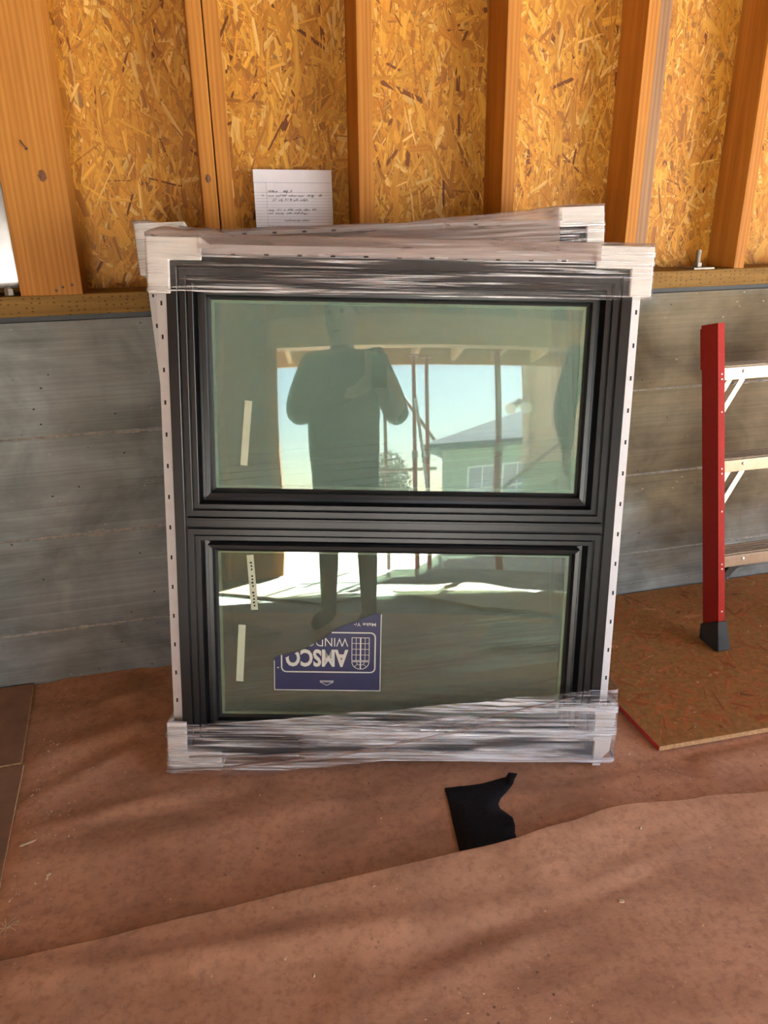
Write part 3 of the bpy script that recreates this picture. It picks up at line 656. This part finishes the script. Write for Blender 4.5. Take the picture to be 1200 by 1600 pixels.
label_text('AMSCO', .4245, .266, .294, .247, .0035, 'lettering')
label_text('WINDO', .424, .318, .325, .302, -.0006, 'lettering')
label_text('Make Yo', .493, .437, .3655, .357, .0008, 'lettering')
for o in [c for c in st.children if c.name.startswith('lettering')]:
    bm = bmesh.new(); bm.from_mesh(o.data)
    bmesh.ops.bisect_plane(bm, geom=bm.verts[:]+bm.edges[:]+bm.faces[:], plane_co=(.30, 0, .2885), plane_no=Vector((-.53, 0, 1)).normalized(), clear_outer=True)
    bm.to_mesh(o.data); bm.free()

# the glass lies back from the frame's face: spread what sits on it about the point straight ahead
SPREAD = Matrix.Translation((.485, 0, .99)) @ Matrix.Diagonal((1.0235, 1, 1.0235, 1)) @ Matrix.Translation((-.485, 0, -.99))
for o in [c for c in win.children if c.name.startswith(('tape_strip', 'brand_label'))]:
    o.data.transform(SPREAD)
    for c in o.children: c.data.transform(SPREAD)

# ------------------------------------------------------------------ writing pad propped on the rear window
pr = empty('writing_pad', (.206, .0995, 1.262), (-.04, .014, 0)); PW, PH = .2205, .206
tag(pr, 'ruled white writing pad with handwriting propped against the OSB wall', 'notepad')
MB().box((0, .004, 0), (PW, .007, PH-.002)).build('backing_board', M['cardboard'], pr)
mb = MB()
mb.grid(10, 24, lambda a, b: (PW*a, -.0005+.004*(1 if b > .97 else 0)-.0012*math.sin(b*3), PH*b)); mb.build('top_sheet', M['pad'], pr, fix=False)
MB().box((0, -.001, PH-.030), (PW, .0035, PH+.001)).build('binding_strip', M['pad'], pr, bevel=.001)
ruling = MB()
for k in range(19):
    z = PH-.058-.0079*k
    if z > .004: ruling.box((.001, -.0024, z), (PW-.001, -.0020, z+.0006))
ruling.box((.001, -.0024, PH-.033), (PW-.001, -.0020, PH-.0322)).build('ruled_lines', M['rule'], pr)['kind'] = 'stuff'
MB().box((.0335, -.0024, .002), (.0343, -.0020, PH-.031)).build('margin_line', M['margin'], pr)
ink = MB()
def word(x, z, w, h=.0035, seed=0, caps=False):
    rg = random.Random(seed); n = max(3, int(w/.0016)); pts = []
    for i in range(n+1):
        up = (i % 2)*(1.5 if rg.random() < .2 or caps else .8)*h*(.7+.5*rg.random()) - (h*.7 if rg.random() < .07 else 0)
        pts.append((x+w*i/n+.0012*(up/h), z+up))
    for (a, b), (c, d) in zip(pts, pts[1:]):
        if caps and rg.random() < .25: continue
        v = Vector((c-a, d-b)); n_ = Vector((v.y, -v.x)).normalized()*.00042
        ink.add([(a-n_.x, -.0027, b-n_.y), (a+n_.x, -.0027, b+n_.y), (c+n_.x, -.0027, d+n_.y), (c-n_.x, -.0027, d-n_.y)], [(0, 1, 2, 3)])
LINES = [(.058, [(.037, .027, 1), (.080, .024, 1)]), (.0685, [(.019, .005, 1), (.037, .016, 0), (.060, .012, 0), (.076, .012, 1), (.095, .022, 0), (.121, .017, 0), (.148, .026, 1), (.178, .011, 1)]),
         (.0795, [(.050, .009, 1), (.066, .012, 0), (.084, .020, 1), (.108, .014, 0), (.126, .023, 0)]),
         (.105, [(.036, .015, 0), (.060, .013, 1), (.079, .005, 0), (.090, .015, 1), (.112, .018, 0), (.136, .017, 0), (.158, .014, 1)]),
         (.114, [(.036, .012, 0), (.056, .022, 0), (.087, .015, 0), (.108, .016, 1), (.128, .020, 0)]),
         (.133, [(.081, .016, 0), (.100, .013, 0), (.116, .010, 0), (.130, .022, 0)]),
         (.150, [(.037, .014, 0), (.056, .013, 1), (.074, .005, 0), (.084, .014, 1), (.102, .013, 0), (.118, .012, 0), (.134, .014, 0), (.153, .008, 0), (.168, .034, 0)])]
for i, (dz, ws) in enumerate(LINES):
    for j, (x, w, c) in enumerate(ws): word(x, PH-dz, w, seed=i*20+j, caps=bool(c))
tag(ink.build('handwriting', M['ink'], pr, fix=False), kind='stuff')

# ------------------------------------------------------------------ red ladder
TH = math.atan2(.229, .912)
ld = empty('step_ladder', (1.532, -.436, .0225), (-.2285, 0, 0))
tag(ld, 'red fibreglass ladder with aluminium steps leaning by the right concrete wall', 'ladder')
LW, RH = .46, 1.032
def rail(x, s, bot=.062):
    t = .004; d = .076; fl = .024
    return MB().box((x, 0, bot), (x+s*t, d, RH)).box((x, 0, bot), (x+s*fl, t, RH)).box((x, d-t, bot), (x+s*fl, d, RH)).build('side_rail', M['red'], ld, bevel=.0012)
ra = rail(0, 1); rb = rail(LW, -1)
def boot(x, s):
    A = [(x-s*.005, -.005), (x+s*.028, -.005), (x+s*.028, .083), (x-s*.005, .083)]
    B = [(x-s*.010, -.012), (x+s*.036, -.012), (x+s*.036, .088), (x-s*.010, .088)]
    V = [(a, b, .098-.35*b) for a, b in A]+[(a, b, .006-.22*b) for a, b in B]+[(a*.999, b, -.22*b) for a, b in B]
    return MB().add(V, [(0, 1, 2, 3), (8, 11, 10, 9)]+[(i, 4+i, 4+(i+1) % 4, (i+1) % 4) for i in range(4)]+[(4+i, 8+i, 8+(i+1) % 4, 4+(i+1) % 4) for i in range(4)]).build('rubber_foot', M['rubber'], ld, bevel=.003)
boot(0, 1); boot(LW, -1)
lev = lambda z: Matrix.Translation((0, .002, z)) @ Matrix.Rotation(.2285, 4, 'X')
for zc in (.307, .612, .897):
    m = lev(zc)
    stp = MB().box((.024, 0, -.038), (LW-.024, .0025, 0), m).box((.024, .0025, -.004), (LW-.024, .078, 0), m).box((.024, .0755, -.030), (LW-.024, .078, 0), m).build('step', M['alu'], ld, bevel=.0008)
    mb = MB()
    for k in range(5): mb.box((.026, .012+.014*k, 0), (LW-.026, .018+.014*k, .0025), m)
    tag(mb.build('tread_ribs', M['alu'], stp), kind='stuff')
    mb = MB()
    for x in (.095, LW-.095): MB().ball(tuple(m @ Vector((x, -.001, -.013))), .0055, 10, (1, .5, 1)).build('step_rivet', M['rivet'], stp)
    for x, s in ((0, 1), (LW, -1)):
        if zc > .4:
            for y in (.004, .052):
                a = m @ Vector((x+s*.100, y, -.036)); b = a+Vector((-s*.086, -.0, -.114))
                t = (b-a).normalized(); n = Vector((t.z, 0, -t.x))*.0085
                MB().add([a-n, a+n, b+n, b-n]+[p+Vector((0, .003, 0)) for p in (a-n, a+n, b+n, b-n)], [(0, 1, 2, 3), (7, 6, 5, 4), (0, 4, 5, 1), (1, 5, 6, 2), (2, 6, 7, 3), (3, 7, 4, 0)]).build('brace', M['alu'], ld)
        else:
            arc = []
            for k in range(9):
                t = k/8; arc.append((.105-.085*t, -.036-.105*t**1.6+.014*math.sin(PI*t)))
            out = [(a+.022*(1-.3*i/8), b-.018) for i, (a, b) in enumerate(arc)]
            poly = [(x+s*a, b) for a, b in arc+out[::-1]]
            MB().prism(poly, .02, .06, 'y', m).build('corner_brace', M['rubber'], ld, bevel=.001)
            for a, b in ((.064, -.088), (.043, -.122)): MB().ball(tuple(m @ Vector((x+s*a, .018, b))), .004, 8).build('brace_rivet', M['rivet'], ld)
for x, r in ((.013, ra), (LW-.013, rb)):
    mb = MB()
    for z in (.130, .270, .285, .455, .575, .590, .765, .865, .880): mb.ball((x, 0, z), .0035, 8, (1, .5, 1))
    tag(mb.build('rail_rivets', M['rivet'], r), kind='stuff')
MB().box((.002, .076, RH-.135), (.03, .086, RH-.01)).build('rear_bracket', M['red'], ld, bevel=.001)
MB().box((LW-.03, .076, RH-.135), (LW-.002, .086, RH-.01)).build('rear_bracket', M['red'], ld, bevel=.001)

# ------------------------------------------------------------------ anchor bolt, sheet-metal duct
an = empty('anchor_bolt', (1.615, .045, 1.166)); tag(an, 'rusty anchor bolt with plate washer on the sill plate beside the right stud', 'bolt')
MB().box((-.038, -.038, 0), (.038, .038, .006)).build('plate_washer', M['steel'], an, bevel=.001)
MB().prism([(.014*math.cos(PI/3*k), .014*math.sin(PI/3*k)) for k in range(6)], .006, .019, 'z').build('nut', M['steel'], an)
mb = MB(); mb.tube([(0, 0, .019), (0, 0, .058)], .0078, 12)
for k in range(12): mb.tube([(0, 0, .02+.003*k), (0, 0, .0212+.003*k)], .0086, 12)
mb.build('threaded_rod', M['steel'], an)
du = empty('metal_duct', (-.55, .07, 1.186)); tag(du, 'galvanized sheet-metal duct at the left frame edge beside the wide post', 'duct')
rc = []
for cx, cy, a0 in ((.125, .035, 0), (-.125, .035, 90), (-.125, -.035, 180), (.125, -.035, 270)):
    for k in range(6): a = math.radians(a0+18*k); rc.append((cx+.02*math.cos(a), cy+.02*math.sin(a)))
n = len(rc); V = []; F = []
for z, s in ((.0, .90), (.006, .96), (.016, 1.0), (.03, 1.0), (.9, 1.0)): V += [(a*s, b*s, z) for a, b in rc]
for j in range(4): F += [(j*n+i, j*n+(i+1) % n, (j+1)*n+(i+1) % n, (j+1)*n+i) for i in range(n)]
MB().add(V, F+[tuple(range(n))[::-1], tuple(range(4*n, 5*n))]).build('duct_body', M['galv'], du, smooth=True)
MB().tube([(.10, -.05, -.018), (.10, -.05, -.002)], .012, 6).ball((.10, -.05, -.004), .011, 8).build('bolt_head', M['steel'], du)
MB().tube([(-.08, -.05, -.018), (-.08, -.05, -.002)], .012, 6).build('bolt_head', M['steel'], du)

# ------------------------------------------------------------------ chips and splinters
def ground(x, y):
    ye = edge_y(x)-.87*(lift_at(x)-.010)
    if y < ye:
        z = .014; d = ye-y; z += lift_at(x)*math.exp(-(d/.13)**1.4)+.004*N3(x*1.5, y*3, 5.)+.0018*N3(x*5, y*7, 6.)
        return max(z, paper_back(x, y)+.003)+.001
    if x > 1.09 and y > -.78: return .0225
    if x < -.60: return .0165
    return paper_back(x, y)+.001
mb = MB(); rg = random.Random(3)
for k in range(620):
    q = rg.random()
    if q < .30: t = rg.random(); x, y = -.53+.06*abs(rg.gauss(0, 1))+.03*t, -.05-1.0*t
    elif q < .62: x, y = rg.uniform(-.5, 1.2), rg.uniform(-1.5, -1.0)
    elif q < .74: x, y = rg.gauss(1.0, .12), -.86+rg.gauss(0, .05)
    elif q < .86: x, y = rg.uniform(1.1, 1.9), rg.uniform(-.75, -.1)
    else: x, y = rg.uniform(-.5, 1.2), rg.uniform(-1., -.15)
    z = ground(x, y); s = rg.uniform(.0012, .0034)*(1.7 if rg.random() < .1 else 1); a = rg.uniform(0, PI); c_, s_ = math.cos(a), math.sin(a); w = s*rg.uniform(.25, .8); h = s*.5
    mb.add([(x-c_*s, y-s_*s, z), (x+s_*w, y-c_*w, z), (x+c_*s, y+s_*s, z+h*rg.random()), (x-s_*w, y+c_*w, z), (x, y, z+h)], [(0, 1, 4), (1, 2, 4), (2, 3, 4), (3, 0, 4), (0, 3, 2, 1)])
tag(mb.build('wood_crumbs', M['chip'], fix=False), 'pale sawdust crumbs and tiny chips scattered over the paper floor', 'sawdust', kind='stuff')
def splinter(x, y, a, l, w, label):
    z = ground(x, y); mb = MB(); pts = [(-.5, -.5), (-.1, -.6), (.35, -.4), (.5, .1), (.2, .5), (-.45, .45)]
    o = mb.prism([(p*l, q*w) for p, q in pts], 0, w*.5, 'z').build('wood_splinter', M['chip'], bevel=w*.1)
    o.location = (x, y, z); o.rotation_euler = (0, .08, a); return tag(o, label, 'wood chip')
splinter(-.494, -.69, .35, .036, .005, 'long pale wood splinter beside the nearer hardboard panel edge')
splinter(-.434, -.795, .4, .011, .006, 'small pale wood chip below the long splinter on the left')
splinter(.732, -1.189, -.3, .012, .007, 'pale wood chip alone on the near paper sheet right of centre')
splinter(.043, -1.133, .7, .011, .007, 'pale wood chip on the near paper sheet, bottom left of centre')
splinter(-.528, -.345, .3, .018, .005, 'pale curled shaving by the corner between the two hardboard panels')
tf = MB()
for k in range(9):
    a = 2.4*k; p = Vector((-.497, -.912, ground(-.497, -.912))); tf.tube([p, p+Vector((math.cos(a)*.013, math.sin(a)*.013, .007)), p+Vector((math.cos(a)*.024, math.sin(a)*.024, .003))], .0007, 4)
tag(tf.build('straw_tuft', M['chip']), 'tiny dry straw tuft on the paper at the left frame edge', 'straw')

# ------------------------------------------------------------------ sheets and boards on the floor behind the photographer (seen in the glass)
M['ply'] = lumber('plywood_sheet', (.38, .27, .16), (.5, .37, .23), (.6, .46, .30), 'x')
M['ply2'] = lumber('grey_plywood_sheet', (.24, .2, .15), (.33, .28, .21), (.42, .36, .28), 'x')
def ply(poly, z, m, label):
    root = empty('plywood_sheet', (poly[0][0], poly[0][1], z)); L = root.location
    MB().prism([(x-L.x, y-L.y) for x, y in poly], 0, .012, 'z').build('panel', m, root, bevel=.001); tag(root, label, 'wood sheet'); return root
ply([(-.30, -3.75), (.50, -3.05), (.98, -3.62), (.18, -4.32)], .006, M['ply'], 'pale plywood sheet in the sun by the opening, reflected in the lower glass')
ply([(.42, -3.02), (1.55, -2.62), (1.85, -3.45), (.72, -3.85)], .032, M['ply'], 'pale plywood sheet nearest the second person, reflected in the lower glass')
ply([(.48, -2.02), (1.6, -1.95), (1.55, -2.62), (.50, -2.55)], .032, M['ply2'], 'grey plywood sheet behind the camera, reflected in the middle of the lower glass')
ply([(-1.6, -2.75), (-.62, -2.0), (-.50, -2.16), (-1.48, -2.9)], .034, M['hardboard'], 'dark brown board lying diagonally behind the photographer')
ply([(-1.9, -4.0), (-.62, -3.2), (-.42, -3.55), (-1.6, -4.3)], .006, M['ply2'], 'grey plywood sheet left of the photographer near the opening jamb')

# ------------------------------------------------------------------ people
M['jacket'] = plain('dark_jacket', (.035, .045, .042), .85, var=.3, scale=40)
M['jacket2'] = plain('olive_jacket', (.20, .19, .12), .85, var=.2, scale=40)
M['trousers'] = plain('dark_trousers', (.03, .045, .035), .85, var=.25)
M['trousers2'] = plain('tan_trousers', (.22, .17, .1), .85, var=.25)
M['skin'] = plain('skin', (.48, .27, .19), .55, var=.08)
M['hair'] = plain('dark_hair', (.03, .02, .015), .6, var=.3)
M['boots'] = plain('dark_boots', (.03, .025, .02), .6)
M['phone'] = plain('black_phone', (.012, .012, .014), .15)
def skin_body(chains, root_key):
    verts = []; rad = []; edges = []; idx = {}
    for ch in chains:
        prev = None
        for key, p, r in ch:
            if key not in idx: idx[key] = len(verts); verts.append(p); rad.append(r)
            if prev is not None: edges.append((prev, idx[key]))
            prev = idx[key]
    me = bpy.data.meshes.new('body'); me.from_pydata(verts, edges, []); ob = bpy.data.objects.new('body_tmp', me); col.objects.link(ob)
    ob.modifiers.new('skin', 'SKIN').use_smooth_shade = True
    sk = me.skin_vertices[0].data
    for i, r in enumerate(rad): sk[i].radius = r if isinstance(r, tuple) else (r, r)
    for i in range(len(verts)): sk[i].use_root = (i == idx[root_key])
    ss = ob.modifiers.new('sub', 'SUBSURF'); ss.levels = 2; ss.render_levels = 2
    bpy.context.view_layer.update()
    out = bpy.data.meshes.new_from_object(ob.evaluated_get(bpy.context.evaluated_depsgraph_get()))
    bpy.data.objects.remove(ob); return out
def arm(s, sh, el, wr, palm, fdir, tdir, side, curl):
    # shoulder, elbow, wrist, palm end; fingers run along fdir, curl towards curl, spread along side
    V = Vector; ch = [('chest', None, None), (s+'sh', sh, .085), (s+'ua', V(sh).lerp(V(el), .5), .076), (s+'el', el, .066), (s+'fa', V(el).lerp(V(wr), .45), .056), (s+'wr', wr, (.027, .022)), (s+'pm', V(wr).lerp(V(palm), .6), (.036, .02))]
    chains = [ch]; L = (.078, .088, .082, .064)
    for k in range(4):
        b = V(palm)+V(side)*(.03-.02*k); m = b+V(fdir)*L[k]*.45; e = m+(V(fdir)*.55+V(curl)*.8).normalized()*L[k]*.35; t = e+(V(fdir)*.1+V(curl)).normalized()*L[k]*.28
        chains.append([(s+'pm', None, None), (f'{s}f{k}a', b, .0105), (f'{s}f{k}b', m, .0095), (f'{s}f{k}c', e, .0088), (f'{s}f{k}d', t, .0075)])
    b = V(wr).lerp(V(palm), .45)+V(side)*.034; m = b+V(tdir)*.036; t = m+(V(tdir)+V(curl)*.5).normalized()*.03
    chains.append([(s+'pm', None, None), (s+'ta', b, .0125), (s+'tb', m, .0105), (s+'tc', t, .0085)])
    return chains
def person(label, loc, rz, pose, mats, hgt=1.72, group=None):
    k = hgt/1.72; V = Vector
    root = empty('person', loc, (0, 0, rz)); tag(root, label, 'person')
    T = [('pelvis', (0, 0, .90), (.19, .12)), ('belly', (0, .005, 1.07), (.20, .13)), ('chest', (0, .0, 1.25), (.205, .135)), ('collar', (0, -.005, 1.40), (.10, .075)), ('neck', (0, .01, 1.475), .056), ('jaw', (0, .035, 1.54), (.066, .078)), ('brow', (0, .03, 1.615), (.077, .096)), ('crown', (0, .02, 1.675), (.062, .076))]
    ch = [T, [('brow', None, None), ('nose0', (0, .115, 1.585), .016), ('nose', (0, .142, 1.565), .012)]]
    for s, sx in (('l', -1), ('r', 1)):
        ch.append([('brow', None, None), (s+'ear', (sx*.083, .02, 1.59), (.012, .02))])
        ch.append([('pelvis', None, None), (s+'hip', (sx*.095, 0, .83), .10), (s+'th', (sx*.10, .01, .66), .085), (s+'kn', (sx*.105, .015, .49), .058), (s+'cf', (sx*.108, -.01, .32), .056), (s+'an', (sx*.11, -.015, .10), .043), (s+'hl', (sx*.11, -.03, .045), .042), (s+'bl', (sx*.12, .10, .04), (.045, .035)), (s+'to', (sx*.125, .18, .032), (.038, .026))])
    for sx, args in pose.items(): ch += arm(sx, *args)
    full = []
    for c in ch: full.append([(key, (tuple(V(p)*1) if p is not None else None), r) for key, p, r in c])
    me = skin_body([[(a, b, c) for a, b, c in c_] for c_ in full], 'pelvis')
    me.materials.clear()
    for m in ('skin', mats[0], mats[1], 'boots'): me.materials.append(M[m])
    wr = [V(pose[q][2]) for q in pose]
    for p in me.polygons:
        c = p.center; i = 1
        if c.z > 1.455 and abs(c.x) < .12 and c.y < .2: i = 0
        elif c.z < .12 and abs(c.x) < .3: i = 3
        elif c.z < .90 and abs(c.x) < .21: i = 2
        for q, w in zip(pose, wr):
            el = V(pose[q][1])
            if (c-w).dot((w-el).normalized()) > -.005 and (c-w).length < .25: i = 0
        p.material_index = i
    me.transform(Matrix.Scale(k, 4))
    body = link('body', me, None, root, True)
    hb = MB(); nh = 20
    def hf(a, b):
        th = a*2*PI; ph = b*PI*.56; front = max(0, math.cos(th))
        ph *= 1-.32*front; r = 1.+.03*N3(a*30, b*9)
        return ((.086*math.sin(ph)*math.sin(th)*r)*k, (.018+.108*math.sin(ph)*math.cos(th)*r)*k, (1.632+.092*math.cos(ph)*r)*k)
    hb.grid(nh, 10, hf); h = hb.build('hair', M['hair'], root, smooth=True, fix=False)
    so = h.modifiers.new('thick', 'SOLIDIFY'); so.thickness = .008
    for sx in (-1, 1): MB().ball((sx*.032*k, .117*k, 1.612*k), .0125*k, 10).build('eye', M['hair'], root, smooth=True)
    MB().ball((0, .109*k, 1.522*k), .02*k, 10, (1.1, .35, .3)).build('mouth', M['knot'], root, smooth=True)
    return root
# the photographer: both hands up at the phone, which is where the picture is taken from
PB = Vector((-.26, -2.50, .02))
ph_c = CAM_POS-f_*.016-u_*.052+r_*.02
rel = lambda p: tuple(Vector(p)-PB)
hr = ph_c+r_*.05-u_*.05-f_*.03; hl = ph_c-r_*.05-u_*.06-f_*.03
pose = {'r': ((.185, -.01, 1.385), (.30, .04, 1.10), rel(hr-u_*.07-f_*.04+r_*.03), rel(hr), tuple(-r_*.35+u_*.6+f_*.25), tuple(-r_*.5+u_*.6-f_*.3), tuple(u_*.8-f_*.2), tuple(-r_)),
        'l': ((-.185, -.01, 1.385), (-.25, .06, 1.12), rel(hl-u_*.05-f_*.06-r_*.06), rel(hl), tuple(r_*.35+u_*.6+f_*.25), tuple(r_*.5+u_*.6-f_*.3), tuple(u_*.8-f_*.2), tuple(r_))}
person('person in dark jacket holding up a phone, reflected in the window glass', PB, 0, pose, ('jacket', 'trousers'))
pm = Matrix(((r_.x, u_.x, -f_.x, ph_c.x), (r_.y, u_.y, -f_.y, ph_c.y), (r_.z, u_.z, -f_.z, ph_c.z), (0, 0, 0, 1)))
pe = empty('phone', mat=pm); tag(pe, 'black phone held up by the person in the dark jacket', 'phone')
MB().box((-.037, -.074, -.004), (.037, .074, .004)).build('phone_body', M['phone'], pe, bevel=.003)
MB().box((-.034, -.070, .004), (.034, .070, .0045)).build('screen', M['gasket'], pe)
pose2 = {'r': ((.19, -.01, 1.39), (.27, -.04, 1.11), (.25, .05, .87), (.245, .085, .80), (0, .1, -1), (-.3, .6, -.7), (0, 1, 0), (-1, .2, 0)),
         'l': ((-.19, -.01, 1.39), (-.275, -.04, 1.11), (-.25, .05, .87), (-.245, .085, .80), (0, .1, -1), (.3, .6, -.7), (0, 1, 0), (1, .2, 0))}
person('person in olive jacket at the right edge of the upper glass reflection', (1.13, -2.88, .046), .1, pose2, ('jacket2', 'trousers2'), 1.74)

# ------------------------------------------------------------------ the yard outside the opening
M['post'] = plain('red_steel_post', (.34, .05, .04), .5, .2, var=.2)
M['pipe'] = plain('grey_scaffold_pipe', (.32, .27, .24), .5, .6)
M['pvc'] = plain('white_pipe', (.75, .8, .85), .4)
def post(x, y, r, label):
    p = empty('shoring_post', (x, y, -.125)); tag(p, label, 'post', 'red shoring posts under the eave')
    MB().tube([(0, 0, .01), (0, 0, 1.3)], r, 14).build('outer_tube', M['post'], p, smooth=False); MB().tube([(0, 0, 1.3), (0, 0, 2.11)], r*.8, 14).build('inner_tube', M['post'], p)
    MB().box((-.045, -.045, 0), (.045, .045, .01)).build('base_plate', M['post'], p); MB().box((-.045, -.045, 2.11), (.045, .045, 2.12)).build('head_plate', M['post'], p)
    MB().tube([(0, 0, 1.27), (0, 0, 1.33)], r*1.35, 10).build('collar', M['pipe'], p)
post(.30, -5.55, .034, 'thick red shoring post right of centre in the upper glass reflection')
post(-.46, -5.55, .022, 'thin red shoring post, left one of the close pair')
post(-.36, -5.66, .022, 'thin red shoring post, right one of the close pair')
def pipe(nm, a, b, r, m, label, cat):
    mid = Vector(a); o = MB().tube([Vector((0, 0, 0)), Vector(b)-mid], r, 10).build(nm, m); o.location = mid; return tag(o, label, cat)
pipe('brace_pipe', (-.85, -5.75, 2.0), (-.30, -5.70, 1.30), .017, M['pipe'], 'grey diagonal brace pipe behind the thin red posts', 'pipe')
pipe('rail_pipe', (-.95, -5.70, 1.06), (-.28, -5.70, 1.06), .015, M['pipe'], 'grey horizontal pipe behind the thin red posts', 'pipe')
pipe('scaffold_pipe', (-.80, -5.83, -.12), (-.80, -5.83, 2.0), .017, M['pipe'], 'grey upright pipe beside the photographer in the reflection', 'pipe')
pipe('plastic_pipe', (-.20, -5.5, -.12), (-.42, -5.4, 1.62), .016, M['pvc'], 'white plastic pipe leaning on the thin red posts', 'pipe')
pipe('prop_pole', (.28, -6.4, .85), (1.5, -6.9, 1.75), .02, M['pipe'], 'grey slanting prop pole in front of the beige wall', 'pipe')
# neighbour's green house
M['green'] = plain('green_stucco', (.33, .42, .33), .85, var=.06); M['shingle'] = plain('grey_shingles', (.09, .10, .13), .95, var=.25, scale=3, spec=.05); M['white'] = plain('white_trim', (.75, .76, .74), .5, var=.04)
M['dpane'] = plain('dark_pane', (.35, .40, .46), .15, var=.2, scale=2)
hs = empty('neighbour_house', (-2.4, -20, -.125)); tag(hs, 'green house with grey hipped roof mirrored in the upper glass', 'house')
MB().box((0, -7, 0), (9, 0, 2.6)).build('wall', M['green'], hs)
E0 = [(-.45, .45, 2.57), (9.5, .45, 2.57), (9.5, -7.5, 2.57), (-.45, -7.5, 2.57), (3.0, -3.5, 3.95), (5.6, -3.5, 3.95)]
MB().add(E0+[(a, b, c-.14) for a, b, c in E0[:4]], [(0, 1, 5, 4), (1, 2, 5), (2, 3, 4, 5), (3, 0, 4), (0, 6, 7, 1), (1, 7, 8, 2), (2, 8, 9, 3), (3, 9, 6, 0), (6, 9, 8, 7)]).build('roof', M['shingle'], hs)
for x in (.72, 1.68):
    f = MB().box((x, -.02, .8), (x+.86, .06, 1.98)).build('window', M['white'], hs)
    for i in (0, 1):
        for j in (0, 1): MB().box((x+.06+.39*i, .06, .86+.56*j), (x+.41+.39*i, .065, 1.37+.56*j)).build('pane', M['dpane'], f)
# beige wing of the house with green lap siding below
M['beige'] = plain('beige_stucco', (.58, .46, .36), .9, var=.06)
wg = empty('house_wing', (.34, -9.0, -.125)); tag(wg, 'beige stucco wing with downspout and green siding beyond the opening', 'house')
MB().box((0, -4, 1.34), (6, 0, 3.4)).build('wall', M['beige'], wg)
for k in range(8): MB().box((.02, -3.98, .167*k), (5.98, -.005+.012*(k % 2), .167*k+.166)).build('siding_board', M['green'], wg)
MB().tube([(.06, .05, 3.3), (.06, .05, 1.55), (.10, .06, 1.42), (.22, .07, 1.36)], .035, 10).build('downspout', M['beige'], wg, smooth=True)
MB().box((-.25, -4.2, 3.4), (6.2, .3, 3.5)).build('roof_edge', M['white'], wg)
fl = empty('flood_light', (.30, -8.93, 1.98)); tag(fl, 'white twin flood light on the beige stucco wing', 'lamp')
MB().tube([(0, -.07, 0), (0, -.02, 0)], .06, 12).build('base', M['white'], fl)
for s in (-1, 1): MB().tube([(0, -.02, 0), (s*.07, .05, -.04), (s*.10, .16, -.09)], [.03, .045, .075], 12).build('lamp_head', M['white'], fl)
# yard tree
M['bark'] = plain('bark', (.12, .09, .06), .9, var=.3)
def mk_leaf():
    t = NT('autumn_leaf'); a = t.node('ShaderNodeAttribute', attribute_name='tint'); return t.set(a.outputs['Color'], .6)
tr = empty('yard_tree', (-3.1, -16, -.125)); tag(tr, 'small tree with green and reddish leaves beside the green house', 'tree')
mb = MB().tube([(0, 0, 0), (.03, 0, .6), (0, .02, 1.2), (.02, 0, 1.8)], [.06, .05, .04, .015], 8)
for k in range(7): a = k*.9; mb.tube([(0, 0, .5+.18*k), (.35*math.cos(a), .35*math.sin(a), .8+.2*k)], [.02, .006], 6)
mb.build('trunk', M['bark'], tr, smooth=True)
rg2 = np.random.default_rng(4); n = 5000
dirs = rg2.normal(size=(n, 3)); dirs /= np.linalg.norm(dirs, axis=1)[:, None]
ctr = dirs*(rg2.random(n)**.4)[:, None]*np.array([.62, .6, .95])+np.array([0, 0, 1.25])
e1 = rg2.normal(size=(n, 3)); e1 /= np.linalg.norm(e1, axis=1)[:, None]; e2 = np.cross(e1, rg2.normal(size=(n, 3))); e2 /= np.linalg.norm(e2, axis=1)[:, None]
q = np.stack([ctr-e1*.04, ctr+e2*.018, ctr+e1*.04, ctr-e2*.018], 1).reshape(-1, 3)
me = bpy.data.meshes.new('leaves'); me.from_pydata(q.tolist(), [], np.arange(n*4).reshape(-1, 4).tolist())
ca = me.color_attributes.new('tint', 'FLOAT_COLOR', 'POINT'); red = (ctr[:, 2] < 1.15) & (rg2.random(n) < .75)
cl = np.where(red[:, None], np.array([[.30, .10, .06]]), np.array([[.12, .16, .10]]))*rg2.uniform(.6, 1.4, (n, 1))
ca.data.foreach_set('color', np.repeat(np.c_[cl, np.ones(n)], 4, 0).astype(np.float32).ravel())
lv = link('leaves', me, mk_leaf(), tr); lv['kind'] = 'stuff'
